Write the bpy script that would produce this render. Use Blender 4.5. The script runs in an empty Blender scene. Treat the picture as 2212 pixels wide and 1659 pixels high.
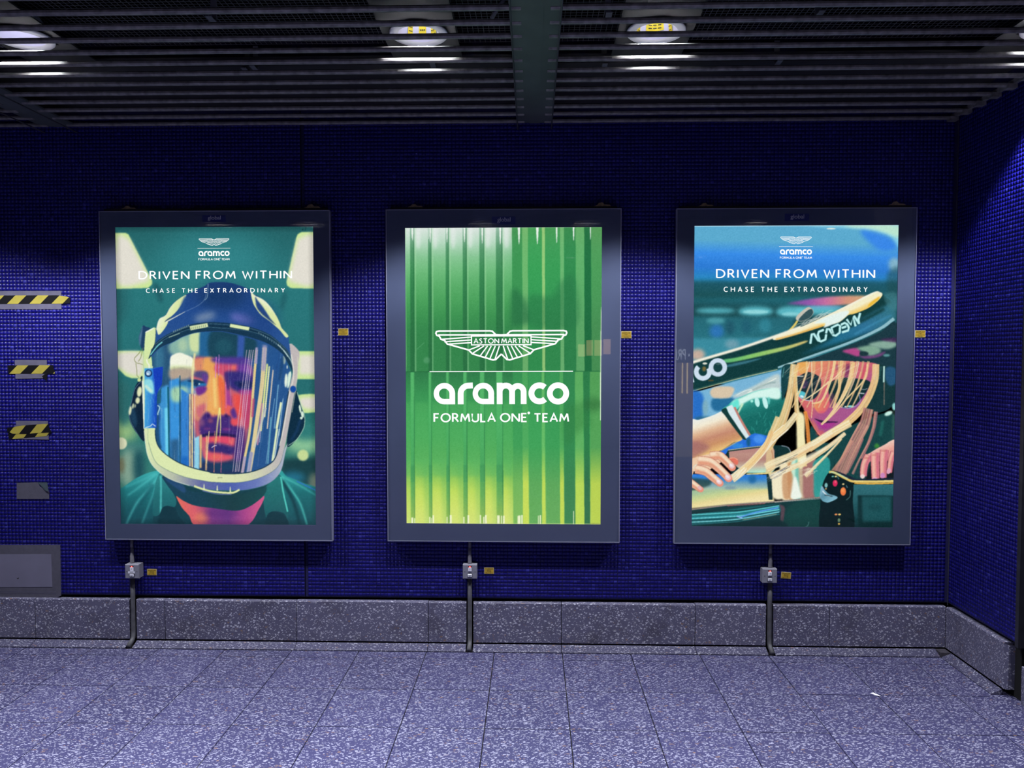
import bpy, bmesh, math, random
import numpy as np
from mathutils import Vector

# ------------------------------------------------------------------ camera, world, exposure
W, H = 2212, 1659                      # photograph frame in pixels
FPX = 1620.2                           # focal length in pixels
CAM = np.array([-0.0152, -4.4224, 1.7491])
YAW, PITCH, ROLL = 0.0266, -0.0385, 0.0004
scene = bpy.context.scene
col = scene.collection

def cam_basis():
    f = np.array([-math.sin(YAW)*math.cos(PITCH), math.cos(YAW)*math.cos(PITCH), math.sin(PITCH)])
    r = np.array([math.cos(YAW), math.sin(YAW), 0.0]); u = np.cross(r, f)
    return r*math.cos(ROLL)+u*math.sin(ROLL), -r*math.sin(ROLL)+u*math.cos(ROLL), f
CR, CU, CF = cam_basis()
cd = bpy.data.cameras.new('camera'); cam = bpy.data.objects.new('camera', cd); col.objects.link(cam)
from mathutils import Matrix
cam.matrix_world = Matrix(((CR[0], CU[0], -CF[0], CAM[0]), (CR[1], CU[1], -CF[1], CAM[1]), (CR[2], CU[2], -CF[2], CAM[2]), (0, 0, 0, 1)))
cd.sensor_fit = 'HORIZONTAL'; cd.sensor_width = 36.0; cd.lens = FPX*36.0/W; cd.clip_start = 0.02
scene.camera = cam
world = bpy.data.worlds.new('world'); scene.world = world; world.use_nodes = True
world.node_tree.nodes['Background'].inputs[0].default_value = (0.30, 0.33, 0.55, 1)
world.node_tree.nodes['Background'].inputs[1].default_value = 0.003
scene.view_settings.view_transform = 'Standard'; scene.view_settings.look = 'None'
scene.view_settings.exposure = 0.0; scene.view_settings.gamma = 1.0; scene.view_settings.use_curve_mapping = False
LAMP_WATTS = 260.0                     # power of each ceiling downlight
LAMP_COLOR = (0.90, 0.92, 1.0)

def wp(px, py, axis, val):
    """photo pixel -> point on the plane where coordinate axis equals val"""
    d = CF + (px-W/2)/FPX*CR - (py-H/2)/FPX*CU
    return CAM + (val-CAM[axis])/d[axis]*d

# ------------------------------------------------------------------ helpers
def lin(c):
    c = np.asarray(c, float)/255.0
    return np.where(c <= 0.04045, c/12.92, ((c+0.055)/1.055)**2.4)

def tag(o, label=None, cat=None, group=None, kind=None):
    if label: o['label'] = label
    if cat: o['category'] = cat
    if group: o['group'] = group
    if kind: o['kind'] = kind
    return o

def empty(name, loc=(0, 0, 0)):
    o = bpy.data.objects.new(name, None); o.location = loc; o.empty_display_size = 0.05
    col.objects.link(o); return o

class MB:
    """collects boxes, tubes and polygons; build() links them as ONE mesh object"""
    def __init__(s): s.v = []; s.f = []; s.m = []
    def add(s, vs, fs, mi=0):
        b = len(s.v); s.v += [tuple(map(float, p)) for p in vs]
        s.f += [tuple(i+b for i in f) for f in fs]; s.m += [mi]*len(fs); return s
    def box(s, x0, x1, y0, y1, z0, z1, mi=0):
        return s.add([(x0,y0,z0),(x1,y0,z0),(x1,y1,z0),(x0,y1,z0),(x0,y0,z1),(x1,y0,z1),(x1,y1,z1),(x0,y1,z1)],
                     [(0,3,2,1),(4,5,6,7),(0,1,5,4),(1,2,6,5),(2,3,7,6),(3,0,4,7)], mi)
    def cbox(s, x0, x1, y0, y1, z0, z1, c=0.004, mi=0):
        """box with chamfered edges around its front (-y) face"""
        o = [(x0,z0),(x1,z0),(x1,z1),(x0,z1)]; i = [(x0+c,z0+c),(x1-c,z0+c),(x1-c,z1-c),(x0+c,z1-c)]
        vs = [(x,y1,z) for x,z in o]+[(x,y0+c,z) for x,z in o]+[(x,y0,z) for x,z in i]
        fs = [(3,2,1,0),(8,9,10,11)]
        for k in range(4):
            n = (k+1) % 4; fs += [(k,n,4+n,4+k),(4+k,4+n,8+n,8+k)]
        return s.add(vs, fs, mi)
    def prism(s, pts, y0, y1, mi=0):
        """polygon of (x, z) points standing from depth y0 (front) to y1 (back)"""
        n = len(pts); vs = [(x,y0,z) for x,z in pts]+[(x,y1,z) for x,z in pts]
        fs = [tuple(range(n)), tuple(range(2*n-1, n-1, -1))]+[(k,n+k,n+(k+1)%n,(k+1)%n) for k in range(n)]
        return s.add(vs, fs, mi)
    def extrude_x(s, prof, x0, x1, mi=0):
        """closed (y, z) profile swept along x"""
        n = len(prof); vs = [(x0,y,z) for y,z in prof]+[(x1,y,z) for y,z in prof]
        fs = [tuple(range(n)), tuple(range(2*n-1, n-1, -1))]+[(k,n+k,n+(k+1)%n,(k+1)%n) for k in range(n)]
        return s.add(vs, fs, mi)
    def extrude_y(s, prof, y0, y1, mi=0):
        n = len(prof); vs = [(x,y0,z) for x,z in prof]+[(x,y1,z) for x,z in prof]
        fs = [tuple(range(n)), tuple(range(2*n-1, n-1, -1))]+[(k,n+k,n+(k+1)%n,(k+1)%n) for k in range(n)]
        return s.add(vs, fs, mi)
    def tube(s, path, r, n=14, mi=0, caps=True):
        path = [np.array(p, float) for p in path]; rs = r if hasattr(r, '__len__') else [r]*len(path)
        vs = []; ref = None
        for k, p in enumerate(path):
            t = path[min(k+1, len(path)-1)]-path[max(k-1, 0)]; t /= np.linalg.norm(t)
            if ref is None: ref = np.array([1.0,0,0]) if abs(t[0]) < .8 else np.array([0,1.0,0])
            a = np.cross(t, ref); a /= np.linalg.norm(a); b = np.cross(t, a); ref = np.cross(a, t)
            vs += [p+rs[k]*(math.cos(q)*a+math.sin(q)*b) for q in [2*math.pi*i/n for i in range(n)]]
        fs = []
        for k in range(len(path)-1):
            fs += [(k*n+i, k*n+(i+1) % n, (k+1)*n+(i+1) % n, (k+1)*n+i) for i in range(n)]
        if caps: fs += [tuple(range(n-1, -1, -1)), tuple(range((len(path)-1)*n, len(path)*n))]
        return s.add(vs, fs, mi)
    def lathe(s, prof, cx, cy, n=48, mi=0):
        """(radius, z) profile turned about the vertical axis at cx, cy"""
        vs = [(cx+r*math.cos(2*math.pi*i/n), cy+r*math.sin(2*math.pi*i/n), z) for r, z in prof for i in range(n)]
        fs = [(k*n+i, k*n+(i+1) % n, (k+1)*n+(i+1) % n, (k+1)*n+i) for k in range(len(prof)-1) for i in range(n)]
        return s.add(vs, fs, mi)
    def mesh(s, name, mats, origin=(0, 0, 0), smooth=False, fix=True):
        me = bpy.data.meshes.new(name)
        o = np.array(origin, float)
        me.from_pydata([tuple(np.array(p)-o) for p in s.v], [], s.f)
        for m in (mats if isinstance(mats, (list, tuple)) else [mats]): me.materials.append(m)
        me.polygons.foreach_set('material_index', s.m)
        if fix:
            bm = bmesh.new(); bm.from_mesh(me); bmesh.ops.recalc_face_normals(bm, faces=bm.faces); bm.to_mesh(me); bm.free()
        if smooth: me.polygons.foreach_set('use_smooth', [True]*len(me.polygons))
        me.update(); return me
    def build(s, name, mats, parent=None, smooth=False, loc=None, fix=True):
        org = parent_world(parent) if parent else (loc if loc is not None else (0, 0, 0))
        me = s.mesh(name, mats, org, smooth, fix)
        o = bpy.data.objects.new(name, me); col.objects.link(o)
        if parent: o.parent = parent
        else: o.location = org
        return o

def parent_world(p):
    v = np.zeros(3)
    while p is not None: v += np.array(p.location); p = p.parent
    return v

def link(name, me, parent=None, loc=(0, 0, 0)):
    """an object sharing mesh data, placed at a world location"""
    o = bpy.data.objects.new(name, me); col.objects.link(o)
    o.location = tuple(np.array(loc, float)-(parent_world(parent) if parent else 0)); o.parent = parent
    return o

# ------------------------------------------------------------------ materials
def mat(name, color=(0.5, 0.5, 0.5), rough=0.5, metal=0.0, spec=0.5, bump=0.0, bscale=200.0, var=0.0, vscale=20.0, emit=None, estr=0.0):
    m = bpy.data.materials.new(name); m.use_nodes = True; nt = m.node_tree; b = nt.nodes['Principled BSDF']
    b.inputs['Base Color'].default_value = (*color, 1); b.inputs['Roughness'].default_value = rough
    b.inputs['Metallic'].default_value = metal; b.inputs['Specular IOR Level'].default_value = spec
    if emit is not None:
        b.inputs['Emission Color'].default_value = (*emit, 1); b.inputs['Emission Strength'].default_value = estr
    if var or bump:
        g = nt.nodes.new('ShaderNodeNewGeometry')
    if var:
        n = nt.nodes.new('ShaderNodeTexNoise'); n.inputs['Scale'].default_value = vscale; n.inputs['Detail'].default_value = 4
        nt.links.new(g.outputs['Position'], n.inputs['Vector'])
        r = nt.nodes.new('ShaderNodeValToRGB')
        r.color_ramp.elements[0].position = 0.3; r.color_ramp.elements[1].position = 0.7
        r.color_ramp.elements[0].color = (*[max(0, c*(1-var)) for c in color], 1)
        r.color_ramp.elements[1].color = (*[min(1, c*(1+var)) for c in color], 1)
        nt.links.new(n.outputs['Fac'], r.inputs['Fac']); nt.links.new(r.outputs['Color'], b.inputs['Base Color'])
    if bump:
        n2 = nt.nodes.new('ShaderNodeTexNoise'); n2.inputs['Scale'].default_value = bscale
        nt.links.new(g.outputs['Position'], n2.inputs['Vector'])
        bp = nt.nodes.new('ShaderNodeBump'); bp.inputs['Strength'].default_value = bump; bp.inputs['Distance'].default_value = 0.002
        nt.links.new(n2.outputs['Fac'], bp.inputs['Height']); nt.links.new(bp.outputs['Normal'], b.inputs['Normal'])
    return m

def emission_mat(name, color, strength, sampled=True):
    m = bpy.data.materials.new(name); m.use_nodes = True; nt = m.node_tree; nt.nodes.clear()
    o = nt.nodes.new('ShaderNodeOutputMaterial'); e = nt.nodes.new('ShaderNodeEmission')
    e.inputs[0].default_value = (*color, 1); e.inputs[1].default_value = strength
    if not sampled: m.cycles.emission_sampling = 'NONE'
    nt.links.new(e.outputs[0], o.inputs[0]); return m

def print_mat(name, strength):
    """backlit print: the ink colours are stored on the sheet itself"""
    m = bpy.data.materials.new(name); m.use_nodes = True; nt = m.node_tree; nt.nodes.clear()
    o = nt.nodes.new('ShaderNodeOutputMaterial'); e = nt.nodes.new('ShaderNodeEmission')
    a = nt.nodes.new('ShaderNodeAttribute'); a.attribute_name = 'ink'
    m.cycles.emission_sampling = 'NONE'; nt.links.new(a.outputs['Color'], e.inputs[0]); e.inputs[1].default_value = strength
    nt.links.new(e.outputs[0], o.inputs[0]); return m

def glass_mat(name):
    m = bpy.data.materials.new(name); m.use_nodes = True; nt = m.node_tree; nt.nodes.clear()
    o = nt.nodes.new('ShaderNodeOutputMaterial'); mx = nt.nodes.new('ShaderNodeMixShader')
    fr = nt.nodes.new('ShaderNodeFresnel'); fr.inputs[0].default_value = 1.5
    t = nt.nodes.new('ShaderNodeBsdfTransparent'); g = nt.nodes.new('ShaderNodeBsdfGlossy')
    g.inputs['Roughness'].default_value = 0.015; t.inputs[0].default_value = (0.97, 0.98, 0.98, 1)
    geo = nt.nodes.new('ShaderNodeNewGeometry'); inv = nt.nodes.new('ShaderNodeMath'); inv.operation = 'SUBTRACT'; inv.inputs[0].default_value = 1.0
    ml = nt.nodes.new('ShaderNodeMath'); ml.operation = 'MULTIPLY'      # reflect once, at the front surface of the thin pane
    nt.links.new(geo.outputs['Backfacing'], inv.inputs[1]); nt.links.new(fr.outputs[0], ml.inputs[0]); nt.links.new(inv.outputs[0], ml.inputs[1])
    nt.links.new(ml.outputs[0], mx.inputs[0]); nt.links.new(t.outputs[0], mx.inputs[1]); nt.links.new(g.outputs[0], mx.inputs[2])
    nt.links.new(mx.outputs[0], o.inputs[0]); return m

# ------------------------------------------------------------------ drawing the backlit prints
CW, CH = 800, 1200                       # drawing surface; the sheet keeps half of it
def homography(src, dst):
    A = []; b = []
    for (x, y), (u, v) in zip(src, dst):
        A += [[x, y, 1, 0, 0, 0, -u*x, -u*y], [0, 0, 0, x, y, 1, -v*x, -v*y]]; b += [u, v]
    h = np.linalg.solve(np.array(A, float), np.array(b, float)); return np.append(h, 1).reshape(3, 3)

def smooth_path(p, closed=True, n=8):
    p = np.asarray(p, float); N = len(p); out = []
    for i in range(N if closed else N-1):
        if closed: a, b, c, d = p[i-1], p[i], p[(i+1) % N], p[(i+2) % N]
        else: a, b, c, d = p[max(i-1, 0)], p[i], p[i+1], p[min(i+2, N-1)]
        for k in range(n):
            t = k/n
            out.append(0.5*((2*b)+(c-a)*t+(2*a-5*b+4*c-d)*t*t+(3*b-a-3*c+d)*t**3))
    if not closed: out.append(p[-1])
    return np.array(out)

def blur1(a, r, axis):
    r = int(round(r))
    if r < 1: return a
    pad = [(0, 0)]*a.ndim; pad[axis] = (r+1, r)
    c = np.cumsum(np.pad(a, pad, mode='edge'), axis=axis)
    n = a.shape[axis]
    hi = np.take(c, range(2*r+1, 2*r+1+n), axis=axis); lo = np.take(c, range(0, n), axis=axis)
    return (hi-lo)/(2*r+1)

def gblur(a, r):
    if r < 0.6: return a
    for _ in range(2):
        a = blur1(blur1(a, r*0.75, 0), r*0.75, 1)
    return a

class Art:
    def __init__(s, quad, seed=1):
        """quad: photo pixels of the print's corners TL TR BR BL"""
        s.Hm = homography(quad, [(0, 0), (CW, 0), (CW, CH), (0, CH)])
        s.k = CW/abs(quad[1][0]-quad[0][0]); s.c = np.zeros((CH, CW, 3)); s.z = (0, 0, 1.0)
        s.rng = np.random.default_rng(seed)
    def at(s, ox, oy, sc): s.z = (ox, oy, sc); return s          # following points are given in an enlargement of the photo
    def P(s, pts):
        p = np.asarray(pts, float).reshape(-1, 2)
        p = p/s.z[2]+np.array(s.z[:2]); q = np.c_[p, np.ones(len(p))] @ s.Hm.T
        return q[:, :2]/q[:, 2:]
    def L(s, d): return d/s.z[2]*s.k                              # a length
    def mask(s, q, blur=0.0):
        m = int(blur*3+3)
        x0 = int(max(0, math.floor(q[:, 0].min())-m)); x1 = int(min(CW, math.ceil(q[:, 0].max())+m))
        y0 = int(max(0, math.floor(q[:, 1].min())-m)); y1 = int(min(CH, math.ceil(q[:, 1].max())+m))
        if x1 <= x0 or y1 <= y0: return None
        par = np.zeros((y1-y0, x1-x0), bool); X = np.arange(x0, x1)+0.5
        for i in range(len(q)):
            a, b = q[i], q[(i+1) % len(q)]
            if a[1] == b[1]: continue
            if a[1] > b[1]: a, b = b, a
            r0 = max(y0, math.ceil(a[1]-0.5)); r1 = min(y1, math.ceil(b[1]-0.5))
            if r1 <= r0: continue
            ys = np.arange(r0, r1)+0.5; xc = a[0]+(ys-a[1])/(b[1]-a[1])*(b[0]-a[0])
            par[r0-y0:r1-y0] ^= X[None, :] > xc[:, None]
        return x0, y0, x1, y1, gblur(par.astype(float), max(blur, 0.7))
    def color(s, colr, x0, y0, x1, y1, g):
        c = np.asarray(colr, float)/255.0
        if c.ndim == 1: return c
        (ax, ay), (bx, by) = s.P([g[0], g[1]])
        Y, X = np.mgrid[y0:y1, x0:x1]; d2 = (bx-ax)**2+(by-ay)**2
        t = np.clip(((X-ax)*(bx-ax)+(Y-ay)*(by-ay))/d2, 0, 1)*(len(c)-1)
        i = np.clip(t.astype(int), 0, len(c)-2); f = (t-i)[..., None]
        return c[i]*(1-f)+c[i+1]*f
    def put(s, M, colr, g=None, a=1.0, clip=None):
        if M is None: return
        x0, y0, x1, y1, m = M; m = (m*a)
        if clip is not None: m = m*clip[y0:y1, x0:x1]
        m = m[..., None]; cc = s.color(colr, x0, y0, x1, y1, g)
        s.c[y0:y1, x0:x1] = s.c[y0:y1, x0:x1]*(1-m)+cc*m
    def poly(s, pts, colr, blur=0.0, g=None, a=1.0, sm=True, clip=None):
        q = s.P(pts)
        if sm: q = smooth_path(q)
        s.put(s.mask(q, s.L(blur)), colr, g, a, clip); return q
    def hard(s, pts, colr, blur=0.0, g=None, a=1.0, clip=None): return s.poly(pts, colr, blur, g, a, False, clip)
    def ell(s, cx, cy, rx, ry, colr, blur=0.0, rot=0.0, a=1.0, clip=None, g=None):
        t = np.linspace(0, 2*math.pi, 40, endpoint=False); ca, sa = math.cos(rot), math.sin(rot)
        pts = [(cx+rx*math.cos(q)*ca-ry*math.sin(q)*sa, cy+rx*math.cos(q)*sa+ry*math.sin(q)*ca) for q in t]
        s.put(s.mask(s.P(pts), s.L(blur)), colr, g, a, clip)
    def line(s, pts, w, colr, blur=0.0, a=1.0, w1=None, sm=True, clip=None, g=None):
        q = s.P(pts)
        if sm and len(q) > 2: q = smooth_path(q, False)
        n = len(q); w0 = s.L(w)/2; w1 = w0 if w1 is None else s.L(w1)/2
        t = np.zeros_like(q); t[1:-1] = q[2:]-q[:-2]; t[0] = q[1]-q[0]; t[-1] = q[-1]-q[-2]
        t /= np.linalg.norm(t, axis=1)[:, None]+1e-9; nn = np.c_[-t[:, 1], t[:, 0]]*np.linspace(w0, w1, n)[:, None]
        a2 = min(1.0, max(w0, w1)/0.5)
        s.put(s.mask(np.r_[q+nn, (q-nn)[::-1]], s.L(blur)), colr, g, a*a2, clip)
    def clipmask(s, pts, blur=1.0):
        m = np.zeros((CH, CW)); x0, y0, x1, y1, k = s.mask(smooth_path(s.P(pts)), blur); m[y0:y1, x0:x1] = k; return m
    def grain(s, amp):
        s.c += gblur(s.rng.normal(0, amp*2.2, (CH, CW)), 1.0)[..., None]
    def result(s):
        c = np.clip(s.c, 0, 1).reshape(CH//2, 2, CW//2, 2, 3).mean((1, 3))
        return np.where(c <= 0.04045, c/12.92, ((c+0.055)/1.055)**2.4)

CREAM = (226, 240, 182); WHITE = (255, 255, 250)

def art_helmet(quad):
    A = Art(quad, 3)
    # blurred garage with ceiling light panels
    A.hard([(240,480),(700,480),(700,1140),(240,1140)], [(38,100,104),(46,124,128),(44,120,124),(42,112,116),(44,116,112),(60,130,120),(50,110,110)], g=((0,480),(0,1140)))
    A.ell(465, 560, 120, 60, (54,140,146), 40, a=.8); A.ell(262, 640, 16, 60, (40,90,96), 14, a=.5)
    A.at(200,430,4.0963)
    for pg in ([(195,298),(300,298),(328,312),(345,345),(535,720),(535,752),(500,785),(195,792)], [(1990,298),(1850,298),(1815,318),(1803,350),(1716,735),(1722,768),(1755,790),(1990,796)]):
        A.hard(pg, (212,238,158), 5); c = np.mean(pg, 0); A.poly([c+(np.array(p)-c)*.8 for p in pg], (236,230,218), 26)
    A.ell(590,830,28,90,(32,86,96),22,rot=-.3,a=.6); A.ell(1690,900,22,90,(32,86,96),22,rot=.2,a=.6)
    A.at(0,0,1)
    A.hard([(248,757),(312,757),(312,816),(285,816),(272,811),(262,801),(248,785)], (208,236,156), 1.5); A.poly([(248,764),(306,762),(306,808),(282,808),(268,800),(248,785)], (232,226,216), 6)
    A.hard([(640,758),(690,758),(690,818),(640,818)], (208,236,156), 1.2); A.hard([(646,766),(690,766),(690,808),(646,808)], (234,228,216), 5)
    A.poly([(642,853),(690,853),(690,884),(672,890),(652,889),(645,870)], (206,234,156), 1.2); A.poly([(648,860),(690,860),(690,880),(656,880)], (234,226,216), 5)
    A.ell(268,930,30,26,(150,190,132),16); A.ell(290,968,30,12,(70,128,124),10); A.ell(276,1010,22,40,(132,164,146),12)
    A.ell(300,1008,12,38,(34,82,92),9); A.ell(263,1004,6,18,(120,110,80),6,a=.7); A.ell(262,957,12.5,13,(224,226,190),1.5)
    A.ell(655,955,40,22,(150,205,158),14); A.hard([(606,990),(690,985),(690,1062),(606,1030)], (26,66,72), 8)
    A.ell(632,1030,26,12,(36,112,140),9); A.ell(676,1042,9,22,(116,132,116),8); A.ell(653.5,982,12,12,(206,224,156),2)
    A.ell(660,930,30,20,(52,128,124),12); A.ell(268,870,14,50,(48,108,110),10)
    # shirt
    A.poly([(250,1060),(262,1054),(300,1029),(338,1016),(355,1024),(400,1140),(250,1140)], [(60,170,172),(34,120,126),(26,88,98),(22,66,80)], g=((300,1020),(290,1140)))
    A.poly([(598,1022),(620,1028),(655,1042),(690,1062),(690,1145),(560,1145)], [(52,160,160),(30,110,116),(26,92,100),(22,70,82)], g=((620,1026),(625,1140)))
    for p,w in (([(345,1026),(322,1055),(294,1088),(272,1132)],5),([(340,1022),(300,1052),(275,1070)],4),([(344,1030),(330,1070),(318,1100),(306,1130)],4),([(335,1022),(310,1035),(270,1052)],3)):
        A.line(p, w, (92,206,206), 2.5, a=.75, w1=w*.5)
    for p,w in (([(330,1045),(305,1085),(285,1130)],7),([(338,1060),(325,1095),(315,1132)],6)): A.line(p, w, (22,82,94), 4, a=.7)
    for p,w in (([(606,1029),(632,1062),(648,1088),(662,1132)],5),([(604,1026),(640,1044),(684,1070)],3)): A.line(p, w, (88,206,196), 2, a=.8, w1=w*.6)
    A.line([(608,1036),(632,1080),(646,1130)], 8, (18,62,72), 3, a=.9); A.line([(640,1038),(686,1060)], 1.6, (50,110,220), .8)
    # collar, strap, neck
    A.poly([(346,1022),(400,1046),(460,1058),(520,1058),(575,1046),(602,1024),(608,1060),(600,1140),(350,1140),(344,1080)], (22,64,76), 2)
    A.at(200,800,4.0963)
    A.poly([(600,915),(640,965),(730,1120),(735,1190),(700,1212),(655,1195),(612,1230),(600,1268),(530,1268),(555,1000)], [(52,140,142),(36,112,118),(30,96,104)], 2, g=((600,930),(600,1268)))
    A.line([(602,930),(604,1060),(600,1262)], 14, (96,214,210), 5, a=.8)
    A.poly([(610,1225),(665,1200),(725,1215),(755,1280),(810,1370),(590,1370)], (18,54,66), 4)
    A.poly([(1660,925),(1690,1080),(1728,1250),(1720,1312),(1688,1258),(1600,1240),(1545,1272),(1540,1350),(1505,1120),(1535,1020)], [(40,124,122),(28,92,98)], 2, g=((1600,930),(1600,1300)))
    A.line([(1662,935),(1685,1080),(1722,1245)], 14, (92,214,200), 4, a=.9)
    A.poly([(1545,1275),(1610,1245),(1700,1290),(1720,1370),(1530,1370)], (18,56,66), 4)
    A.poly([(740,1110),(800,1150),(900,1192),(1060,1215),(1270,1237),(1400,1192),(1515,1105),(1470,1220),(1335,1380),(935,1380),(850,1280),(785,1205)], [(236,110,96),(222,96,110),(126,60,132),(110,56,132),(172,72,140),(214,92,140)], 2, g=((760,1200),(1480,1180)))
    A.ell(960,1300,60,50,(238,140,92),30,a=.6); A.ell(1130,1260,150,40,(92,46,120),30,a=.5)
    A.poly([(620,935),(760,1015),(900,1070),(1250,1090),(1500,1040),(1540,1030),(1505,1110),(1400,1188),(1270,1234),(1060,1210),(900,1188),(745,1110),(650,1000)], [(26,66,88),(26,66,84),(24,62,68),(26,76,80)], 2, g=((640,1000),(1520,1000)))
    A.poly([(640,950),(800,1010),(812,1080),(700,1010)], (48,84,140), 6, a=.6)
    # ear defenders
    A.at(0,0,1)
    A.poly([(310,816),(301,822),(294,832),(288,850),(284,869),(278.5,888),(281,908),(289,925),(297,936),(313,951),(322,900)], (18,38,60), .6)
    A.poly([(286,872),(281,890),(284,908),(294,922),(296,900)], (34,70,100), 3, a=.8)
    for e in ((302,845,5,11),(298,864,4.5,7),(281.5,886,3,10),(288,876,1.8,6),(292.5,876,1.2,4)): A.ell(*e, (232,236,190), 1.2, rot=.15)
    A.line([(307,822),(293,838),(285,866),(279,888),(283,910),(297,936)], .8, (120,160,190), .6)
    A.poly([(638,844),(646,864),(651,880),(656,893),(657.5,909),(654,926),(640,948),(619,962),(626,900)], (18,48,70), .6)
    for e in ((647.5,882,2.2,9),(652.5,894,3,7),(650,902,3,3)): A.ell(*e, (226,246,226), 1, rot=-.15)
    A.line([(641,846),(648,868),(656,893),(657.5,909),(654,926),(640,948),(622,961)], 1.2, (190,226,200), .6); A.line([(648,905),(640,930),(628,950)], 5, (30,66,110), 3, a=.7)
    # upper strap pieces
    A.at(250,600,10.0545)
    A.poly([(610,1030),(680,1060),(770,1090),(700,1190),(650,1560),(560,1500),(515,1320),(545,1180)], (34,66,104), 6); A.poly([(600,1040),(560,1150),(520,1300),(540,1480),(570,1300)], (110,150,176), 16, a=.7)
    A.hard([(660,1175),(850,1068),(895,1090),(882,1290),(850,1480),(780,1560),(755,1680),(620,1900),(625,1700),(640,1400)], (224,240,176), 6); A.line([(660,1180),(840,1085)], 26, (250,250,236), 8)
    A.line([(885,1100),(880,1280),(850,1480),(780,1560)], 14, (70,90,90), 5)
    A.at(250,760,10.0545)
    A.hard([(625,-40),(760,-40),(800,200),(812,420),(620,420)], (220,238,172), 6)
    for p in ([(560,-60),(520,20),(420,130),(450,220),(530,245),(600,270)],[(450,240),(470,420),(470,500),(515,545)],[(600,-100),(560,100),(500,200)]): A.line(p, 11, (120,130,70), 5)
    A.ell(520,600,40,40,(214,230,160),8)
    # shell
    A.at(0,0,1)
    A.poly([(336,745),(338,724),(339.5,707),(345.5,688.5),(359.4,679.6),(369,662.7),(384,647.7),(402,636.8),(413,631.8),(434,621.9),(445,617),(451,612),(460,610),(480,609.5),(498,611),(516,616),(537,624),(545.5,634),(559.5,641),(577.4,656),(594.3,677),(604,697.5),(609,708.5),(622,724),(624.5,741),(628,770),(560,790),(400,790),(330,770)],
           [(34,66,124),(38,78,146),(44,86,150)], .7, g=((480,610),(480,730)))
    A.ell(480,642,52,26,(26,58,104),18,a=.8); A.ell(444,684,24,8,(126,146,176),9,rot=-.25); A.ell(524,688,26,9,(112,116,196),9,rot=.25); A.ell(560,690,40,40,(34,66,130),18,a=.5)
    A.at(250,600,10.0545)
    A.poly([(898,1085),(960,890),(1100,805),(1200,635),(1350,482),(1545,368),(1480,520),(1360,700),(1260,800),(1180,865),(1090,935),(1150,960),(1060,1120),(950,1230),(905,1130)], [(250,252,236),(228,240,178),(222,228,166)], 10, g=((1000,700),(1400,900)))
    A.poly([(1500,430),(1560,420),(1420,760),(1260,860),(1380,700)], (44,84,146), 30)
    A.poly([(1085,940),(1180,860),(1230,870),(1110,945)], (70,96,110), 6); A.line([(1100,958),(1300,850),(1520,732)], 26, (252,250,226), 7, w1=8)
    A.line([(1510,736),(1760,620),(1900,520),(1965,410),(1990,200)], 8, (122,150,190), 4); A.line([(1950,480),(2005,400),(2022,130)], 10, (170,200,210), 4)
    A.at(460,600,10.0545)
    A.poly([(830,300),(920,385),(1100,478),(1250,628),(1380,828),(1455,985),(1495,1090),(1632,1250),(1582,1290),(1450,1135),(1250,955),(1050,805),(930,645),(870,520)], [(252,252,236),(232,240,178),(226,236,170)], 5, g=((1300,560),(1100,860)))
    A.poly([(925,420),(985,500),(1080,620),(1180,770),(1250,880),(1340,1000),(1200,900),(1060,780),(960,640)], (40,74,136), 16)
    A.line([(930,560),(1000,690),(1200,870),(1370,1020)], 7, (60,80,90), 3)
    # gasket band
    A.at(0,0,1)
    up = [(323,770),(336.5,741),(355.4,726),(374,716),(409,701.5),(448,695.5),(478,696),(498,698),(539.6,705.4),(579,720),(604,739),(623,759),(630,781),(636.5,808)]
    lo = [(633,806),(627,793),(617,777),(609,763),(579,742),(539.6,728),(490,716.5),(470,715),(429,717),(399,725),(374,738),(349,749),(335,760),(324,773)]
    A.poly(up+lo, (26,58,84), .8)
    for off,c in ((3,(110,150,170)),(6.5,(16,36,52)),(9,(96,140,160))):
        A.line([(x, y+off*(1-abs(x-478)/240)+off*.35) for x, y in up[1:-1]], .9, c, .5, a=.8)
    A.line([(326,766),(340,748),(352,738)], 2.2, (130,220,222), .8); A.line([(366,728),(390,719)], 1.2, (200,226,190), .6); A.line([(600,744),(614,758),(622,770)], 1.6, (220,236,226), .8); A.line([(612,756),(628,778),(635,800)], 1.5, (200,230,226), .6)
    A.hard([(411,704),(449,697.5),(451,705.5),(413,713)], (226,236,182), .8); A.hard([(498.5,699),(539.5,706.5),(538,713.5),(497,706)], (230,242,184), .8)
    rr = random.Random(4)
    for k in range(9): A.line([(376+k*4, 717-k*1.6),(377.2+k*4, 713.5-k*1.6)], 1.2, (196,220,214), .4, a=.9)
    for k in range(8): A.line([(415+k*4.2, 711-k*.8),(416.2+k*4.2, 706-k*.8)], 1.1, (70,100,96), .4, a=.8)
    for k in range(11): A.line([(559+k*4.6, 716.5+k*2.9),(560.5+k*4.6, 720.5+k*2.9)], 1.2, (170,200,205), .4, a=.8)
    # visor and the face behind it
    vis = [(331,772),(341,757),(352,748),(374,739),(399,726),(429,718),(470,716),(490,718),(539,730),(579,744),(609,765),(622,786),(629,806),(627,822),(623,844.5),(617,879),(609,924),(603,960),(593,989.6),(578,1003.5),(559.5,1012.5),(534.6,1019.5),(500,1022.5),(460,1020.5),(449,1017.5),(419,1010.5),(389,999.6),(364,984.7),(345.5,967.7),(337.5,950),(335.5,928),(334.5,850),(331.6,810)]
    V = A.clipmask(vis, 1.0)
    def p(pts, c, b=3, **k): A.poly(pts, c, b, clip=V, **k)
    def e(*q, **k): A.ell(*q, clip=V, **k)
    def l(pts, w, c, b=.8, **k): A.line(pts, w, c, b, clip=V, **k)
    A.hard([(325,700),(640,700),(640,1030),(325,1030)], (42,88,146), clip=V)
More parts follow.
